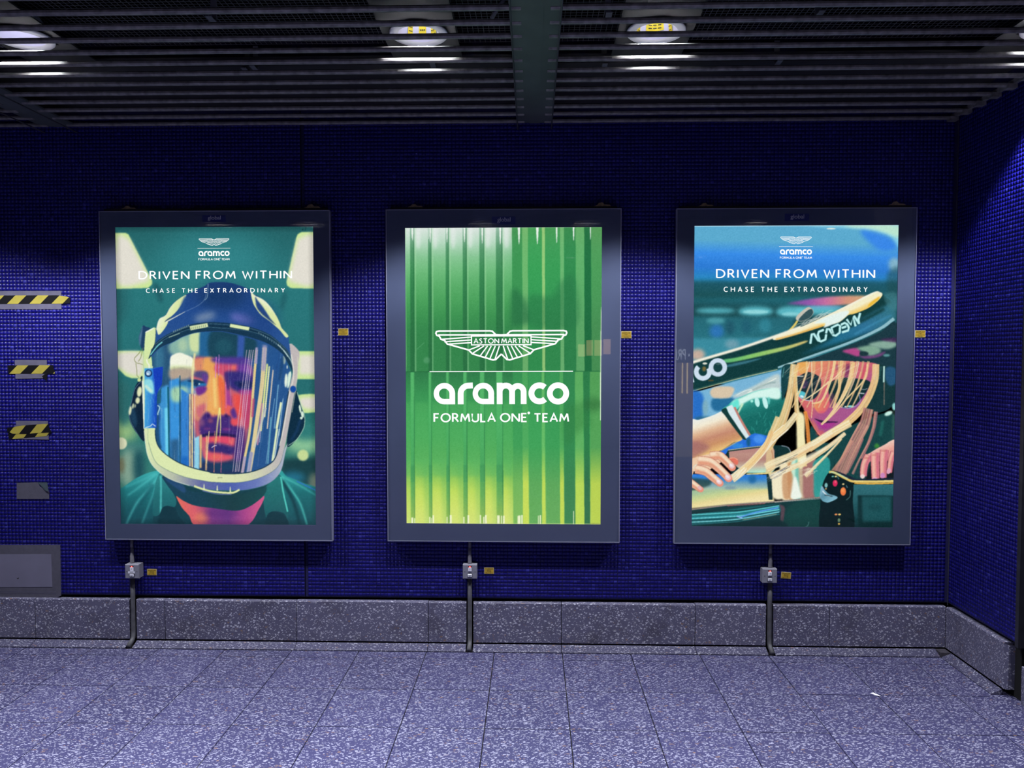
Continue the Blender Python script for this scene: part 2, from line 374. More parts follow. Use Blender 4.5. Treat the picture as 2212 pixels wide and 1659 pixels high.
    A.hard([(325,700),(370,700),(368,830),(325,840)], (44,88,124), 3, clip=V); e(345,775,10,40,(58,116,150),6)
    p([(372,735),(432,714),(434,760),(418,770),(372,765)], (140,184,172), 5); p([(412,720),(433,716),(432,752),(424,760),(412,752)], (214,230,172), 3); e(396,745,10,14,(176,208,176),5)
    p([(434,714),(462,712),(464,772),(436,778)], (40,102,152), 3); p([(460,712),(545,720),(545,778),(460,780)], (30,72,92), 4); A.hard([(515,715),(530,718),(526,780),(512,778)], (56,92,170), 3, clip=V)
    e(484,748,18,16,(40,96,112),6,a=.6)
    # forehead, cheeks, nose
    p([(416,776),(465,775),(535,786),(545,810),(542,860),(536,930),(520,985),(480,1005),(445,990),(420,930),(414,850)], (206,100,118), 4)
    p([(418,777),(468,776),(468,812),(418,806)], (226,142,112), 3); p([(440,778),(465,778),(466,830),(445,840)], (242,172,96), 4)
    p([(470,783),(520,788),(522,812),(470,806)], (214,84,116), 3); p([(514,784),(540,788),(545,840),(520,830)], (112,62,160), 5); A.hard([(502,782),(511,782),(508,806),(500,804)], (236,110,104), 2, clip=V); p([(462,772),(535,772),(535,786),(468,783)], (84,60,150), 4)
    p([(446,815),(462,808),(480,812),(488,850),(490,885),(470,896),(448,890),(440,860)], (246,176,100), 4); p([(472,815),(486,828),(490,880),(478,890)], (244,112,70), 3)
    p([(420,850),(448,850),(444,890),(436,906),(420,900)], (236,166,120), 4); p([(424,880),(446,872),(432,905)], (214,110,124), 4)
    p([(489,830),(500,860),(503,885),(490,892)], (168,66,150), 4); p([(505,850),(524,858),(528,890),(518,905),(506,880)], (240,84,80), 4); p([(522,846),(545,850),(540,920),(526,910)], (196,70,112), 5)
    # brows and eyes
    p([(418,803),(440,800),(450,806),(446,818),(420,812)], (84,74,128), 3); p([(438,806),(450,812),(447,830),(440,832)], (104,66,150), 3)
    p([(388,828),(404,820),(424,820),(446,828),(440,836),(420,838),(396,836)], (44,124,184), 2); p([(404,822),(424,819),(444,826),(424,826)], (26,60,100), 1.5); e(424,829,5,5,(22,52,92),1.2); e(431,828.5,1.6,1.8,(210,216,210),.6); p([(394,836),(420,838),(430,848),(404,850)], (120,190,226), 4,a=.7)
    p([(424,836),(446,834),(444,846),(428,853)], (116,52,148), 2.5)
    p([(490,802),(520,802),(545,812),(548,838),(526,848),(500,838),(490,822)], (56,48,126), 4); p([(506,824),(540,822),(546,834),(520,838)], (34,46,104), 2); e(522,830,6,4,(24,34,84),2); p([(516,842),(545,842),(540,850),(524,850)], (190,60,140), 3,a=.7); p([(486,806),(492,806),(496,840),(490,836)], (70,46,120), 3)
    # nose base, moustache, mouth, chin
    p([(442,892),(452,890),(458,900),(470,897),(484,896),(497,890),(500,902),(520,930),(512,944),(440,944),(432,912)], (72,46,124), 3.5)
    e(449,897,5,3,(54,34,104),2); e(491,897,5,4,(50,34,100),2); p([(486,874),(503,878),(505,890),(497,897),(488,890)], (238,100,96), 2.5); e(507,910,9,9,(236,84,96),3); p([(498,888),(506,880),(512,900),(504,902)], (92,52,140), 2.5); e(436,912,6,8,(150,90,130),4,a=.7); e(455,908,6,5,(170,90,110),3,a=.6)
    e(448,925,8,3,(130,60,130),2,a=.6); e(490,926,10,3,(150,60,140),2,a=.6)
    p([(438,937),(470,934),(512,939),(515,944),(470,943),(440,943)], (40,32,84), 1.5)
    p([(440,944),(470,941),(500,943),(513,952),(512,962),(498,962),(480,956),(456,956),(444,952)], (232,78,110), 2); e(503,953,9,7,(240,104,110),3); e(466,948,10,4,(240,96,96),2)
    p([(448,958),(470,956),(498,962),(510,966),(500,982),(456,978)], (58,46,118), 4); p([(440,978),(470,977),(498,984),(498,992),(470,996),(446,992)], (228,90,112), 4); e(468,986,14,6,(240,112,96),4,a=.7)
    p([(438,996),(470,998),(505,990),(520,975),(524,1024),(438,1024)], (36,54,96), 4); e(482,1008,28,8,(30,70,100),4,a=.7)
    p([(512,930),(528,925),(526,985),(505,990)], (66,44,120), 4)
    # dome-shaped lamp reflection, blue reflections on the left
    p([(369,798),(369,772),(378,764),(390,761),(402,765),(418,774),(420,800),(410,799),(395,793),(378,796)], (252,252,232), 1.5); p([(371,790),(418,792),(416,800),(376,801)], (212,234,160), 4,a=.8)
    p([(370,796),(418,796),(416,812),(396,820),(370,818)], (188,168,150), 4)
    A.hard([(345,838),(364,830),(366,1000),(346,990)], [(64,150,214),(88,190,240),(66,150,226)], 3, g=((345,0),(365,0)), clip=V); A.hard([(356,880),(363,880),(364,1000),(358,1000)], (118,220,250), 2, clip=V)
    A.hard([(367,822),(388,815),(389,1010),(368,1000)], (62,152,226), 2, clip=V); p([(372,838),(402,836),(402,862),(374,866)], (172,218,182), 5)
    A.hard([(391,838),(408,850),(408,1015),(391,1010)], [(56,134,214),(84,150,222),(206,206,236)], 2, g=((391,0),(409,0)), clip=V)
    A.hard([(368,950),(387,946),(387,1012),(368,1012)], (48,100,146), 5, clip=V); A.hard([(391,985),(407,985),(407,1012),(391,1012)], (36,110,196), 4, clip=V)
    l([(364,835),(365.5,1000)], 3, (20,92,112)); l([(389.5,810),(389,1008)], 2.4, (24,84,116)); l([(336,850),(340,940),(346,968)], 8, (36,84,124), 2)
    for x,w,c in ((409.5,1.2,(120,90,100)),(411,2.4,(250,228,176)),(414,1.2,(150,90,80)),(416,2.6,(252,226,160)),(421,1.2,(250,220,220))): l([(x,850),(x-.8,1012)], w, c, .5)
    l([(422,762),(417,800),(416,850)], 4.5, (244,232,170), 1.2, a=.9); A.hard([(421,945),(431,940),(430,1014),(420,1014)], (150,216,240), 1.6, clip=V); l([(434,938),(433,1010)], 4, (236,196,130), 1.4); l([(447,940),(445,1016)], 3, (250,200,140), 1.2); l([(452,930),(446,1000)], 1.6, (255,226,170), .8)
    # centre flare and slanted bright streaks
    l([(463,815),(466,880)], 5, (255,226,140), 2.5, a=.8); l([(475,880),(470,915),(466,958)], 3.4, (252,248,150), 1.2, w1=1.5); l([(475,880),(477,915),(475,944)], 2.4, (250,240,140), 1, w1=1)
    for dx,w in ((-6,1.0),(0,1.4),(3.6,1.0),(8,1.4)): l([(539.6+dx,755),(530+dx,830),(519+dx,925),(508+dx*.9,1018)], w, (236,206,226), .5)
    l([(488,824),(489,880)], 1.1, (236,120,190), .6); l([(468,770),(466,815)], 1.5, (232,140,220), .6); l([(474,765),(473,810)], 1.2, (230,160,226), .6); l([(479,975),(477,1020)], 1.2, (236,120,150), .6); l([(464,930),(462,1020)], 1.2, (240,150,120), .6)
    l([(554.5,755),(548,830),(540,925),(529,985),(523,1020)], 5.4, (236,210,146), .8); l([(554.8,750),(553,785)], 5.2, (170,160,196), 1.5); l([(529,985),(523,1022)], 5, (176,160,196), 1.5)
    l([(572,750),(566,830),(556,900),(546,970),(537,1022)], 9, (232,212,160), .9); l([(572.4,745),(569,800)], 9, (172,164,196), 3, a=.9); l([(543,975),(536,1022)], 8, (166,166,196), 1.5)
    l([(548,860),(545,900)], 5, (190,76,116), 1.5, a=.8)
    for (x0,y0,x1,y1,w,c) in ((577.5,785,563,930,4,(226,232,150)),(582,790,571,900,3.5,(236,238,180)),(590,798,577,925,2.6,(226,206,186)),(566,870,556,960,2.5,(206,140,170)),(570,870,560,955,1.2,(236,206,226)),(574,880,549,966,4,(200,200,196)),(601,830,592,925,2.4,(116,170,206)),(607,868,597,925,5,(232,242,200)),(598,925,588,995,4.5,(232,244,200)),(603,925,592,990,1.6,(244,250,236)),(593,860,574,1000,1.2,(140,190,216)),(611,860,602,940,1.4,(150,196,216)),(585,900,578,1000,3,(96,160,190))): l([(x0,y0),(x1,y1)], w, c, .7)
    e(617.5,821,3.2,15,(240,250,232),1.2,rot=.05); e(613.5,776,3,10,(232,240,200),1.5); p([(622,808),(630,802),(626,830),(620,836)], (224,244,226), 1.5); e(620,792,1.2,4,(230,240,230),.6)
    e(598,780,16,20,(40,88,150),8,a=.7); l([(611,770),(604,820)], 5, (32,70,112), 3, a=.8)
    for k in range(120):
        x = A.rng.uniform(335,620); y = A.rng.uniform(740,980); h = A.rng.uniform(10,80); sl = -.12 if x > 500 else 0
        l([(x,y),(x+sl*h,y+h)], .7, (230,236,240) if A.rng.random() > .45 else (30,40,90), .4, a=A.rng.uniform(.1,.4))
    for k in range(60):
        x = A.rng.uniform(374,520); y = A.rng.uniform(796,1000); an = A.rng.uniform(0,3.1); r = A.rng.uniform(2,7)
        l([(x,y),(x+r*math.cos(an),y+r*math.sin(an)*.8)], .6, (240,240,230), .3, a=A.rng.uniform(.1,.5))
    l([(457,966),(463,962),(468,961)], 1.6, (250,236,240), .5)
    # jaw frame in front of the visor
    inn = [(335.5,905),(335.5,928),(337.5,950),(345.5,967.7),(364,984.7),(389,999.6),(419,1010.5),(449,1017.5),(460,1020.5),(500,1022.5),(534.6,1019.5),(559.5,1012.5),(578,1003.5),(593,989.6),(603,960),(609,924),(617,879),(623,844.5),(628,822),(632,800),(628,770),(625,742)]
    mid = [(321,905),(320,930),(321,955),(335,994.6),(359.4,1013.5),(399,1029.4),(439,1037.4),(460,1040.3),(510,1041.3),(549.5,1034.4),(584,1019.5),(604,999.6),(613,970),(622,925),(630,880),(637,840),(642,815),(644,785),(646,760),(630,742)]
    out = [(311.5,905),(311.7,930),(314.6,959.8),(319.6,984.7),(329.6,1004.5),(349.5,1023.4),(374,1037),(409,1048),(440,1054),(460,1057),(515.7,1058),(549.5,1053),(579,1043),(599,1027),(609,1007.5),(615,979.7),(620,959.8)]
    A.hard([tuple(q) for q in smooth_path(np.array(inn), False)]+[tuple(q) for q in smooth_path(np.array(mid), False)[::-1]], [(228,240,182),(230,240,182),(222,226,182),(196,188,190),(200,190,190)], .8, g=((330,1000),(640,860)))
    A.hard([tuple(q) for q in smooth_path(np.array(mid[:13]+[(622,955)]), False)]+[tuple(q) for q in smooth_path(np.array(out), False)[::-1]], [(226,238,186),(190,196,176),(104,110,166),(80,98,176),(110,126,190),(186,192,204)], .8, g=((320,960),(618,985)))
    A.line(inn[1:18], 1.8, (14,44,72), .6); A.line(mid[2:13], .8, (120,130,120), .6, a=.6); A.line(out[1:8], 1, (250,252,240), .6)
    A.hard([(308,820),(313,790),(331,790),(335,925),(311.5,925)], (214,236,190), 1); A.line([(309,822),(312,925)], 3, (246,250,232), 1)
    A.line([(629,765),(634,810),(625,850),(613,920),(603,962)], 1.6, (244,240,226), .8); A.line([(643,770),(641,820),(630,890)], 1, (226,226,196), .6)
    A.ell(632.6,840,7.2,8,(150,150,160),.8); A.ell(632.6,839.6,6.2,7,(24,78,166),.6)
    # blue tape on the left
    A.at(250,760,10.0545)
    A.hard([(632,345),(820,348),(850,335),(1035,315),(1010,700),(930,820),(905,1000),(890,1640),(625,1650),(640,1000)], [(74,170,226),(60,146,222),(30,84,200),(26,66,186)], 5, g=((640,700),(1000,720)))
    A.hard([(820,360),(1035,318),(1010,690),(920,830),(880,1100),(850,700)], (26,66,190), 10); A.poly([(640,600),(800,620),(830,900),(660,800)], (150,226,236), 22); A.line([(650,720),(790,860)], 60, (214,244,226), 20)
    A.ell(720,455,80,80,(20,50,100),8); A.ell(720,450,52,55,(150,190,226),10); A.ell(705,470,24,24,(236,244,250),6)
    A.line([(680,150),(700,230),(735,280),(735,340)], 26, (250,250,236), 6)
    for k in range(26):
        x = A.rng.uniform(650,1000); y = A.rng.uniform(380,1500)
        A.line([(x,y),(x+A.rng.uniform(-25,25),y+A.rng.uniform(60,200))], 8, (150,214,240) if x < 860 else (20,40,140), 3, a=.5)
    A.line([(640,1640),(760,1600),(800,1560),(870,1610)], 16, (226,240,250), 5); A.line([(910,1150),(960,1200),(920,1330),(930,1360)], 22, (190,230,240), 6); A.hard([(905,900),(1000,760),(985,1100),(900,1120)], (36,90,110), 10, a=.8)
    A.at(0,0,1)
    # chin vent
    A.line([(419,1049),(436,1055),(455,1060),(480,1063),(503,1063),(517,1056.5)], 4.2, (232,238,172), .8); A.line([(437,1059),(470,1066),(500,1067)], 1.6, (120,130,190), .8)
    for x,y in ((440.5,1044),(469,1047),(497,1050)): A.line([(x,y),(x,y+12)], 1.2, (236,240,190), .5, w1=3.4)
    A.line([(470,1031),(480,1030.5)], 1.4, (150,160,120), .6)
    # print stains and grain
    A.line([(332,612),(345,625),(350,650)], 6, (34,84,92), 4, a=.35); A.ell(654,498,1.2,1.5,(16,50,54),.5); A.line([(661,492),(659,500)], 1.2, (20,60,66), .6)
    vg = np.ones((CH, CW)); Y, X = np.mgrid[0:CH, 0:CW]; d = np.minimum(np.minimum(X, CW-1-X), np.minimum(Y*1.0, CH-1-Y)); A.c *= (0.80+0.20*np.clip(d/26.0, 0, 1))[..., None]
    A.grain(.016); return A.result()

def art_green(quad):
    A = Art(quad, 5); A.at(820,430,4.0963)
    T = [(206,226,214),(150,206,166),(110,190,128),(78,166,100),(66,156,90),(58,146,84),(54,136,80),(50,128,76)]
    A.hard([(200,230),(2000,230),(2000,1525),(200,1525)], T, g=((0,250),(0,1300)))
    A.hard([(1150,230),(2000,230),(2000,1525),(1150,1525)], [(92,160,90),(74,166,96),(64,166,92),(60,160,90),(54,146,84),(48,126,74),(46,122,72)], 40, g=((0,250),(0,1300)))
    A.hard([(200,1525),(2000,1525),(2000,2900),(200,2900)], [(52,128,78),(62,152,88),(70,168,94),(78,174,96),(92,178,92),(132,196,92),(170,210,96),(184,216,100)], g=((0,1525),(0,2860)))
    light = [(228,275),(315,435),(467,590),(622,740),(778,885),(933,1032),(1093,1176)]
    dark = [(278,312),(437,464),(592,619),(742,776),(889,931),(1035,1091)]
    for x0,x1 in light:
        A.hard([(x0,240),(x1,240),(x1,1525),(x0,1525)], [(236,240,236),(206,232,212),(150,208,160),(126,200,136),(104,186,116),(86,172,100),(70,156,88),(60,142,82)], 3, g=((0,250),(0,1150)), a=.72)
        A.hard([(x0,240),(x0+14,240),(x0+14,1525),(x0,1525)], (180,232,180), 4, a=.35)
        A.hard([(x0,2300),(x1,2300),(x1,2900),(x0,2900)], [(96,186,96),(150,206,92),(206,230,96),(222,236,110),(226,236,124)], 4, g=((0,2300),(0,2840)), a=.85)
        A.hard([(x0+(x1-x0)*.55,2250),(x1,2250),(x1,2900),(x0+(x1-x0)*.9,2900)], (96,180,96), 30, a=.55)
        A.hard([(x0,1800),(x1,1800),(x1,2450),(x0,2450)], (92,184,104), 18, a=.4)
    for x0,x1 in dark:
        A.hard([(x0,240),(x1,240),(x1,1525),(x0,1525)], [(150,190,166),(84,150,106),(62,140,86),(52,128,78),(48,120,72),(46,116,70)], 3, g=((0,250),(0,1200)), a=.9)
        A.hard([(x0,1530),(x1,1530),(x1,2500),(x0,2500)], [(98,196,118),(92,190,112),(82,178,104),(74,166,98)], 4, g=((0,1530),(0,2400)), a=.85)
        A.hard([(x0,2350),(x1,2350),(x1,2900),(x0,2900)], [(70,158,92),(96,170,90),(150,186,80)], 5, g=((0,2350),(0,2860)), a=.8)
        A.hard([(x1-5,240),(x1,240),(x1,2860),(x1-5,2860)], (32,100,58), 2, a=.55)
    for x0,x1,c,a in ((1178,1264,(66,150,86),.7),(1266,1316,(136,200,126),.7),(1318,1440,(60,166,92),.5),(1440,1466,(176,220,136),.8),(1470,1598,(60,158,90),.5),(1600,1633,(128,196,128),.75),(1636,1736,(50,136,80),.7),(1738,1811,(116,188,120),.7),(1813,1872,(34,110,66),.85),(1874,1970,(92,160,96),.6)):
        A.hard([(x0,240),(x1,240),(x1,1525),(x0,1525)], c, 4, a=a)
    for x0,x1,c0,c1,a in ((1178,1262,(64,160,92),(110,180,92),.7),(1262,1312,(84,176,100),(214,230,90),.85),(1316,1428,(66,166,94),(86,166,92),.8),(1432,1458,(110,196,110),(206,228,90),.9),(1464,1588,(62,160,92),(86,164,92),.8),(1590,1622,(86,176,100),(206,224,86),.9),(1626,1722,(54,140,84),(52,128,80),.9),(1726,1798,(104,184,104),(200,226,88),.85),(1802,1852,(48,128,76),(48,112,74),.95),(1858,1960,(90,166,92),(196,216,82),.9)):
        A.hard([(x0,1530),(x1,1530),(x1+4,2900),(x0+4,2900)], [c0,c0,c0,c1,c1], 4, g=((0,1530),(0,2820)), a=a)
    for x,w,h in ((300,14,110),(292,6,90),(455,16,130),(440,6,100),(603,14,130),(757,16,130),(914,16,140),(1073,18,150),(1238,22,150),(1400,24,150),(1570,16,140),(1719,16,120),(1867,10,110)):
        A.line([(x,240),(x,254+h*.6),(x,254+h)], w, (250,255,248), 4, w1=4, sm=False)
    for x0 in (330,480,640,790,945,1110): A.ell(x0+18,330,22,110,(244,246,244),18,a=.6)
    for x,w,h in ((288,16,55),(310,8,50),(443,10,60),(458,6,50),(474,14,75),(596,10,60),(628,16,75),(745,10,60),(783,16,75),(890,12,75),(920,10,60),(938,16,75),(1049,24,72),(1076,8,70),(1096,14,70),(1230,24,70),(1256,12,75),(1400,6,70),(1418,10,75),(1710,7,110)):
        A.hard([(x-w/2,2868-h),(x+w/2,2868-h),(x+w/2,2880),(x-w/2,2880)], (252,252,214), 2.5, a=.95)
    # person's reflection painted into the print as soft darker shapes
    A.poly([(1180,800),(1290,900),(1320,1080),(1240,1120),(1170,1100)], (40,110,70), 30, a=.6); A.poly([(1330,860),(1520,870),(1600,740),(1720,700),(1740,1120),(1330,1120)], (44,120,74), 36, a=.5)
    A.poly([(1620,1900),(1740,1800),(1870,1980),(1760,2060),(1640,2180)], (56,132,70), 40, a=.5); A.ell(1880,1820,90,60,(50,110,60),40,a=.6)
    A.line([(200,1528),(2000,1528)], 5, (40,116,70), 4, a=.5); A.line([(330,1330),(400,1270)], 5, (120,190,140), 4, a=.5); A.ell(420,1425,28,28,(130,190,150),10,a=.35)
    A.line([(1963,960),(1955,1400),(1950,1960)], 9, (236,248,226), 3); A.line([(1966,700),(1962,1000)], 5, (150,200,150), 4, a=.6)
    A.hard([(228,250),(1966,250),(1966,257),(228,257)], (236,250,240), 2, a=.6); A.hard([(228,2862),(1966,2868),(1966,2880),(228,2880)], (230,240,150), 2, a=.5)
    for k in range(14): A.line([(1856+k*6.4,2866),(1859+k*6.4,2872)], 3, (60,70,20), 1, a=.8)
    A.grain(.014); return A.result()

def art_racer(quad):
    A = Art(quad, 9)
    G = lambda: A.at(1680,630,8.1926); Hh = lambda: A.at(1490,750,9.617); I = lambda: A.at(1690,770,8.848); J = lambda: A.at(1490,900,9.617); K = lambda: A.at(1700,920,9.2167); L = lambda: A.at(1490,1000,4.9156); C = lambda: A.at(1440,430,3.95); P0 = lambda: A.at(0,0,1)
    P0(); A.hard([(1480,480),(1960,480),(1960,830),(1480,830)], [(96,176,214),(60,146,240),(48,128,220),(44,142,196),(40,120,136),(30,80,88),(28,70,74),(40,104,114),(46,124,136),(42,116,132),(60,130,150)], g=((0,484),(0,760)))
    C(); A.poly([(230,228),(1100,225),(1300,240),(1700,262),(1900,320),(1975,410),(2000,200),(230,200)], (142,216,238), 14); A.poly([(1500,228),(1990,228),(1990,330),(1800,275)], (196,238,216), 20); A.ell(1400,256,40,6,(246,250,236),4)
    A.poly([(1650,270),(1880,320),(1960,420),(1800,430)], (52,132,246), 22, a=.8); A.ell(1940,560,50,60,(156,196,204),24,a=.8); A.poly([(1880,640),(1990,600),(1990,900),(1900,860)], (46,96,108), 22, a=.7)
    A.line([(238,236),(1978,224)], 7, (214,240,250), 3, a=.8)
    A.hard([(220,700),(1990,700),(1990,840),(220,850)], (28,72,76), 24, a=.7)
    for e in ((420,955,170,22),(760,960,150,42),(1060,965,130,48),(1300,950,200,40)): A.ell(*e, (104,206,220), 22, a=.85)
    A.ell(760,965,110,18,(190,246,246),10,a=.6); A.ell(1060,985,80,18,(170,236,240),10,a=.6)
    A.hard([(220,1000),(1100,1010),(1040,1150),(220,1200)], (44,118,134), 24, a=.8); A.ell(430,1130,60,60,(48,120,186),26); A.ell(540,1100,40,60,(36,92,110),22); A.ell(420,1040,80,26,(96,180,190),16,a=.7); A.ell(680,1090,40,60,(34,96,116),20,a=.8); A.ell(840,1080,50,60,(60,150,170),22,a=.6)
    A.hard([(215,1190),(900,1180),(700,1260),(215,1390)], (66,150,172), 18, a=.8); A.ell(270,1330,60,50,(206,180,164),22); A.ell(560,1240,60,40,(150,176,190),22,a=.6)
    A.poly([(1040,890),(1250,850),(1500,828),(1720,832),(1690,890),(1500,905),(1300,915),(1060,898)], [(120,84,150),(150,92,176),(206,116,164),(220,152,128),(216,176,130)], 12, g=((1050,0),(1720,0)))
    A.ell(1350,925,160,14,(120,180,220),12,a=.7)
    # small mirror on a yellow stem with stray hair
    G(); A.poly([(320,490),(330,440),(420,350),(520,282),(570,285),(622,330),(625,390),(560,470),(430,530),(350,520)], (206,200,186), 5); A.poly([(365,510),(420,430),(520,340),(590,310),(620,350),(615,395),(560,465),(440,520)], (56,86,92), 6)
    A.line([(345,520),(290,600),(190,715)], 34, (232,206,110), 5, w1=44); A.hard([(280,690),(420,560),(560,480),(700,560),(420,690)], (60,92,100), 10, a=.7)
    for k in range(46):
        x = A.rng.uniform(260,760); y = 690-(x-260)*.42+A.rng.uniform(-30,20)
        A.line([(x,y),(x+A.rng.uniform(60,160),y-A.rng.uniform(40,120)),(x+A.rng.uniform(160,320),y-A.rng.uniform(60,170))], 5, (246,244,232), 3, a=.7)
    # halo beam
    P0(); A.poly([(1484,786),(1495,782),(1604,750),(1680,724),(1729,706),(1778,684),(1839,657),(1887,633),(1905,636),(1930,660),(1936,690),(1900,714),(1839,741),(1765,767),(1692,792),(1679,798),(1594,818),(1495,846),(1480,850)], (20,62,64), .8)
    G(); A.poly([(1200,640),(1500,480),(1850,280),(2050,200),(2080,520),(1800,660),(1300,840),(800,1000),(400,1120),(900,860)], [(30,90,110),(40,122,158),(54,126,170),(60,130,150)], 40, g=((500,1000),(2000,300)), a=.85)
    A.line([(900,760),(1400,560),(1880,310)], 60, (22,66,68), 22, a=.9); A.line([(1350,760),(1700,570),(2000,420)], 36, (70,150,190), 20, a=.6)
    A.line([(0,1345),(700,1105),(1300,890),(1800,660),(2050,480)], 34, (150,196,208), 9, w1=60); A.line([(100,1310),(420,1210)], 14, (240,246,226), 6); A.line([(560,1190),(1100,1060)], 24, (110,160,180), 10, a=.6); A.poly([(1870,60),(2090,20),(2090,330),(1950,260)], (70,130,140), 30, a=.6)
    Hh(); A.poly([(700,262),(1000,210),(1500,90),(2000,-20),(2400,-130),(2400,-90),(2000,55),(1500,180),(1000,290),(760,320)], [(96,186,120),(140,206,112),(170,206,116),(214,196,120)], 14, g=((750,0),(2300,0)))
    A.poly([(780,370),(1200,280),(1500,230),(1200,330),(820,410)], (70,130,150), 16, a=.8)
    P0(); A.line([(1484,787),(1540,770),(1604,751),(1680,725),(1729,707)], 6, (255,248,230), 1.2)
    G(); A.poly([(-40,790),(400,630),(850,425),(1300,205),(1690,12),(1810,15),(1845,60),(1780,150),(1600,292),(1350,395),(1240,420),(1080,540),(850,600),(600,680),(300,770),(-40,860)], [(255,250,232),(255,244,206),(252,214,120),(242,182,70)], 7, g=((900,360),(1010,620)))
    A.poly([(640,560),(900,430),(1200,340),(1250,390),(1100,530),(950,590),(810,640),(830,560)], (240,252,246), 14); A.poly([(1300,260),(1700,40),(1760,60),(1500,230),(1300,330)], (255,246,206), 14); A.poly([(1620,210),(1790,90),(1760,160),(1600,270)], (246,192,60), 10)
    A.line([(-40,850),(300,760),(800,600)], 30, (238,176,80), 10, a=.8); A.line([(-40,890),(350,790),(560,720)], 22, (18,56,58), 6)
    for pl in ([(572,925),(598,752),(632,748),(712,868),(760,884),(838,850),(852,758)],[(812,678),(722,712),(705,765),(735,860)],[(850,740),(868,660),(902,662),(980,776),(1020,782),(1090,730),(1098,610),(1062,585),(946,640),(975,760)],[(1112,590),(1180,556),(1222,580),(1252,640),(1240,690),(1130,724)],[(1128,648),(1206,618)],[(1212,492),(1290,592),(1326,452),(1372,616)],[(1340,430),(1430,560)],[(1452,380),(1420,500),(1432,575)]):
        A.line(pl, 42, (180,240,242), 9, sm=False); A.line(pl, 18, (214,252,250), 7, sm=False)
    # beam lettering: end of a word, C and O
    Hh(); A.ell(588,420,190,190,(212,228,246),4); A.ell(588,420,94,100,(24,66,70),4); A.ell(600,350,60,18,(90,120,120),10,a=.6)
    t = np.linspace(math.radians(58), math.radians(318), 24); A.line([(280+136*math.sin(q), 510-136*math.cos(q)) for q in t], 100, (214,230,246), 4)
    A.hard([(30,560),(60,560),(104,725),(30,740)], (214,230,246), 4); A.ell(305,450,40,50,(150,120,60),14,a=.8); A.ell(320,340,50,22,(250,246,230),8,a=.9); A.line([(390,690),(500,690)], 30, (96,80,50), 8, a=.8)
    A.line([(45,915),(1000,655),(1820,465)], 16, (206,206,160), 5); A.line([(45,890),(1000,630),(1820,440)], 10, (60,110,100), 5)
    # cap under the beam
    G(); A.poly([(380,1255),(700,1150),(1300,930),(1800,720),(2090,560),(2110,1330),(1790,1300),(1400,1245),(1000,1215),(640,1225)], (30,60,70), 8)
    A.poly([(1140,1050),(1400,1000),(1450,1090),(1420,1150),(1280,1110)], (186,76,140), 20); A.poly([(1400,1000),(1700,950),(1820,1060),(1640,1140),(1500,1060)], (132,172,150), 24); A.poly([(1600,930),(2000,860),(2090,960),(1900,1020)], (140,176,160), 24); A.poly([(1450,1140),(1700,1130),(1900,1060),(1800,1150),(1560,1190)], (140,76,140), 16, a=.8); A.ell(1920,1130,60,24,(120,190,190),12,a=.7); A.ell(1520,1100,80,40,(30,56,64),14); A.poly([(1800,850),(2080,820),(2080,900)], (80,40,90), 16, a=.7)
    # left: sky, pale shape, bright shoulder
    Hh(); A.hard([(20,960),(1000,690),(1900,470),(1950,1100),(900,1300),(20,1600)], (126,186,222), 6); A.poly([(20,960),(260,960),(300,1300),(200,1600),(20,1600)], (44,116,206), 34); A.ell(330,1250,60,160,(130,180,200),30); A.poly([(500,1060),(900,1050),(850,1200),(600,1330),(460,1250)], (40,112,160), 30); A.ell(300,1480,200,50,(44,104,132),26,a=.8)
    A.poly([(430,920),(520,830),(780,810),(920,850),(900,960),(820,1050),(560,1060),(460,1020)], (226,204,176), 24); A.poly([(900,1000),(1300,820),(1800,560),(1880,700),(1850,900),(1400,960),(1000,1040)], (196,214,214), 26)
    A.line([(970,995),(1160,900),(1300,880)], 14, (240,250,246), 5); A.line([(1200,950),(1500,800),(1800,640)], 18, (250,252,240), 8); A.line([(1300,900),(1600,760),(1780,730)], 30, (130,160,160), 12, a=.7)
    # polo shirt
    A.poly([(690,1320),(800,1200),(900,1110),(1050,1035),(1400,900),(1700,860),(1900,930),(2010,1200),(1960,1500),(1700,1900),(1560,1990),(1300,1900),(1180,1960),(950,1700)], [(70,190,176),(34,128,120),(26,104,98),(24,92,90)], 5, g=((1000,1050),(1300,1900)))
    A.poly([(880,1140),(1080,1040),(1400,905),(1800,840),(1890,960),(1840,1080),(1560,1050),(1300,1080),(1100,1180),(960,1260)], (222,255,244), 22); A.poly([(830,1200),(1000,1080),(1020,1250),(900,1290)], (110,236,220), 18)
    A.line([(1100,1170),(1000,1370)], 50, (214,244,206), 14, w1=30); A.ell(1400,1140,50,100,(200,250,244),10,rot=-.2); A.ell(1565,1150,50,130,(206,250,246),10,rot=-.25); A.ell(1290,1120,30,30,(170,246,230),8); A.ell(1640,1110,26,80,(120,220,210),12,a=.8)
    A.poly([(1150,1500),(1400,1400),(1700,1250),(1900,1150),(1850,1400),(1650,1750),(1300,1850)], (26,110,104), 30, a=.8)
    for k in range(16):
        x = A.rng.uniform(1050,1800); y = A.rng.uniform(1300,1750); A.line([(x,y),(x+A.rng.uniform(-70,70),y+A.rng.uniform(40,160))], 22, (56,160,148), 10, a=.5)
    # under the arm: bright blue
    J(); A.hard([(500,900),(620,720),(1100,440),(1350,340),(1640,400),(1560,640),(900,700)], (44,116,226), 10); A.ell(1440,460,120,90,(76,150,246),30); A.ell(1220,520,40,100,(30,96,140),18); A.ell(1000,600,120,50,(60,150,226),24,a=.8)
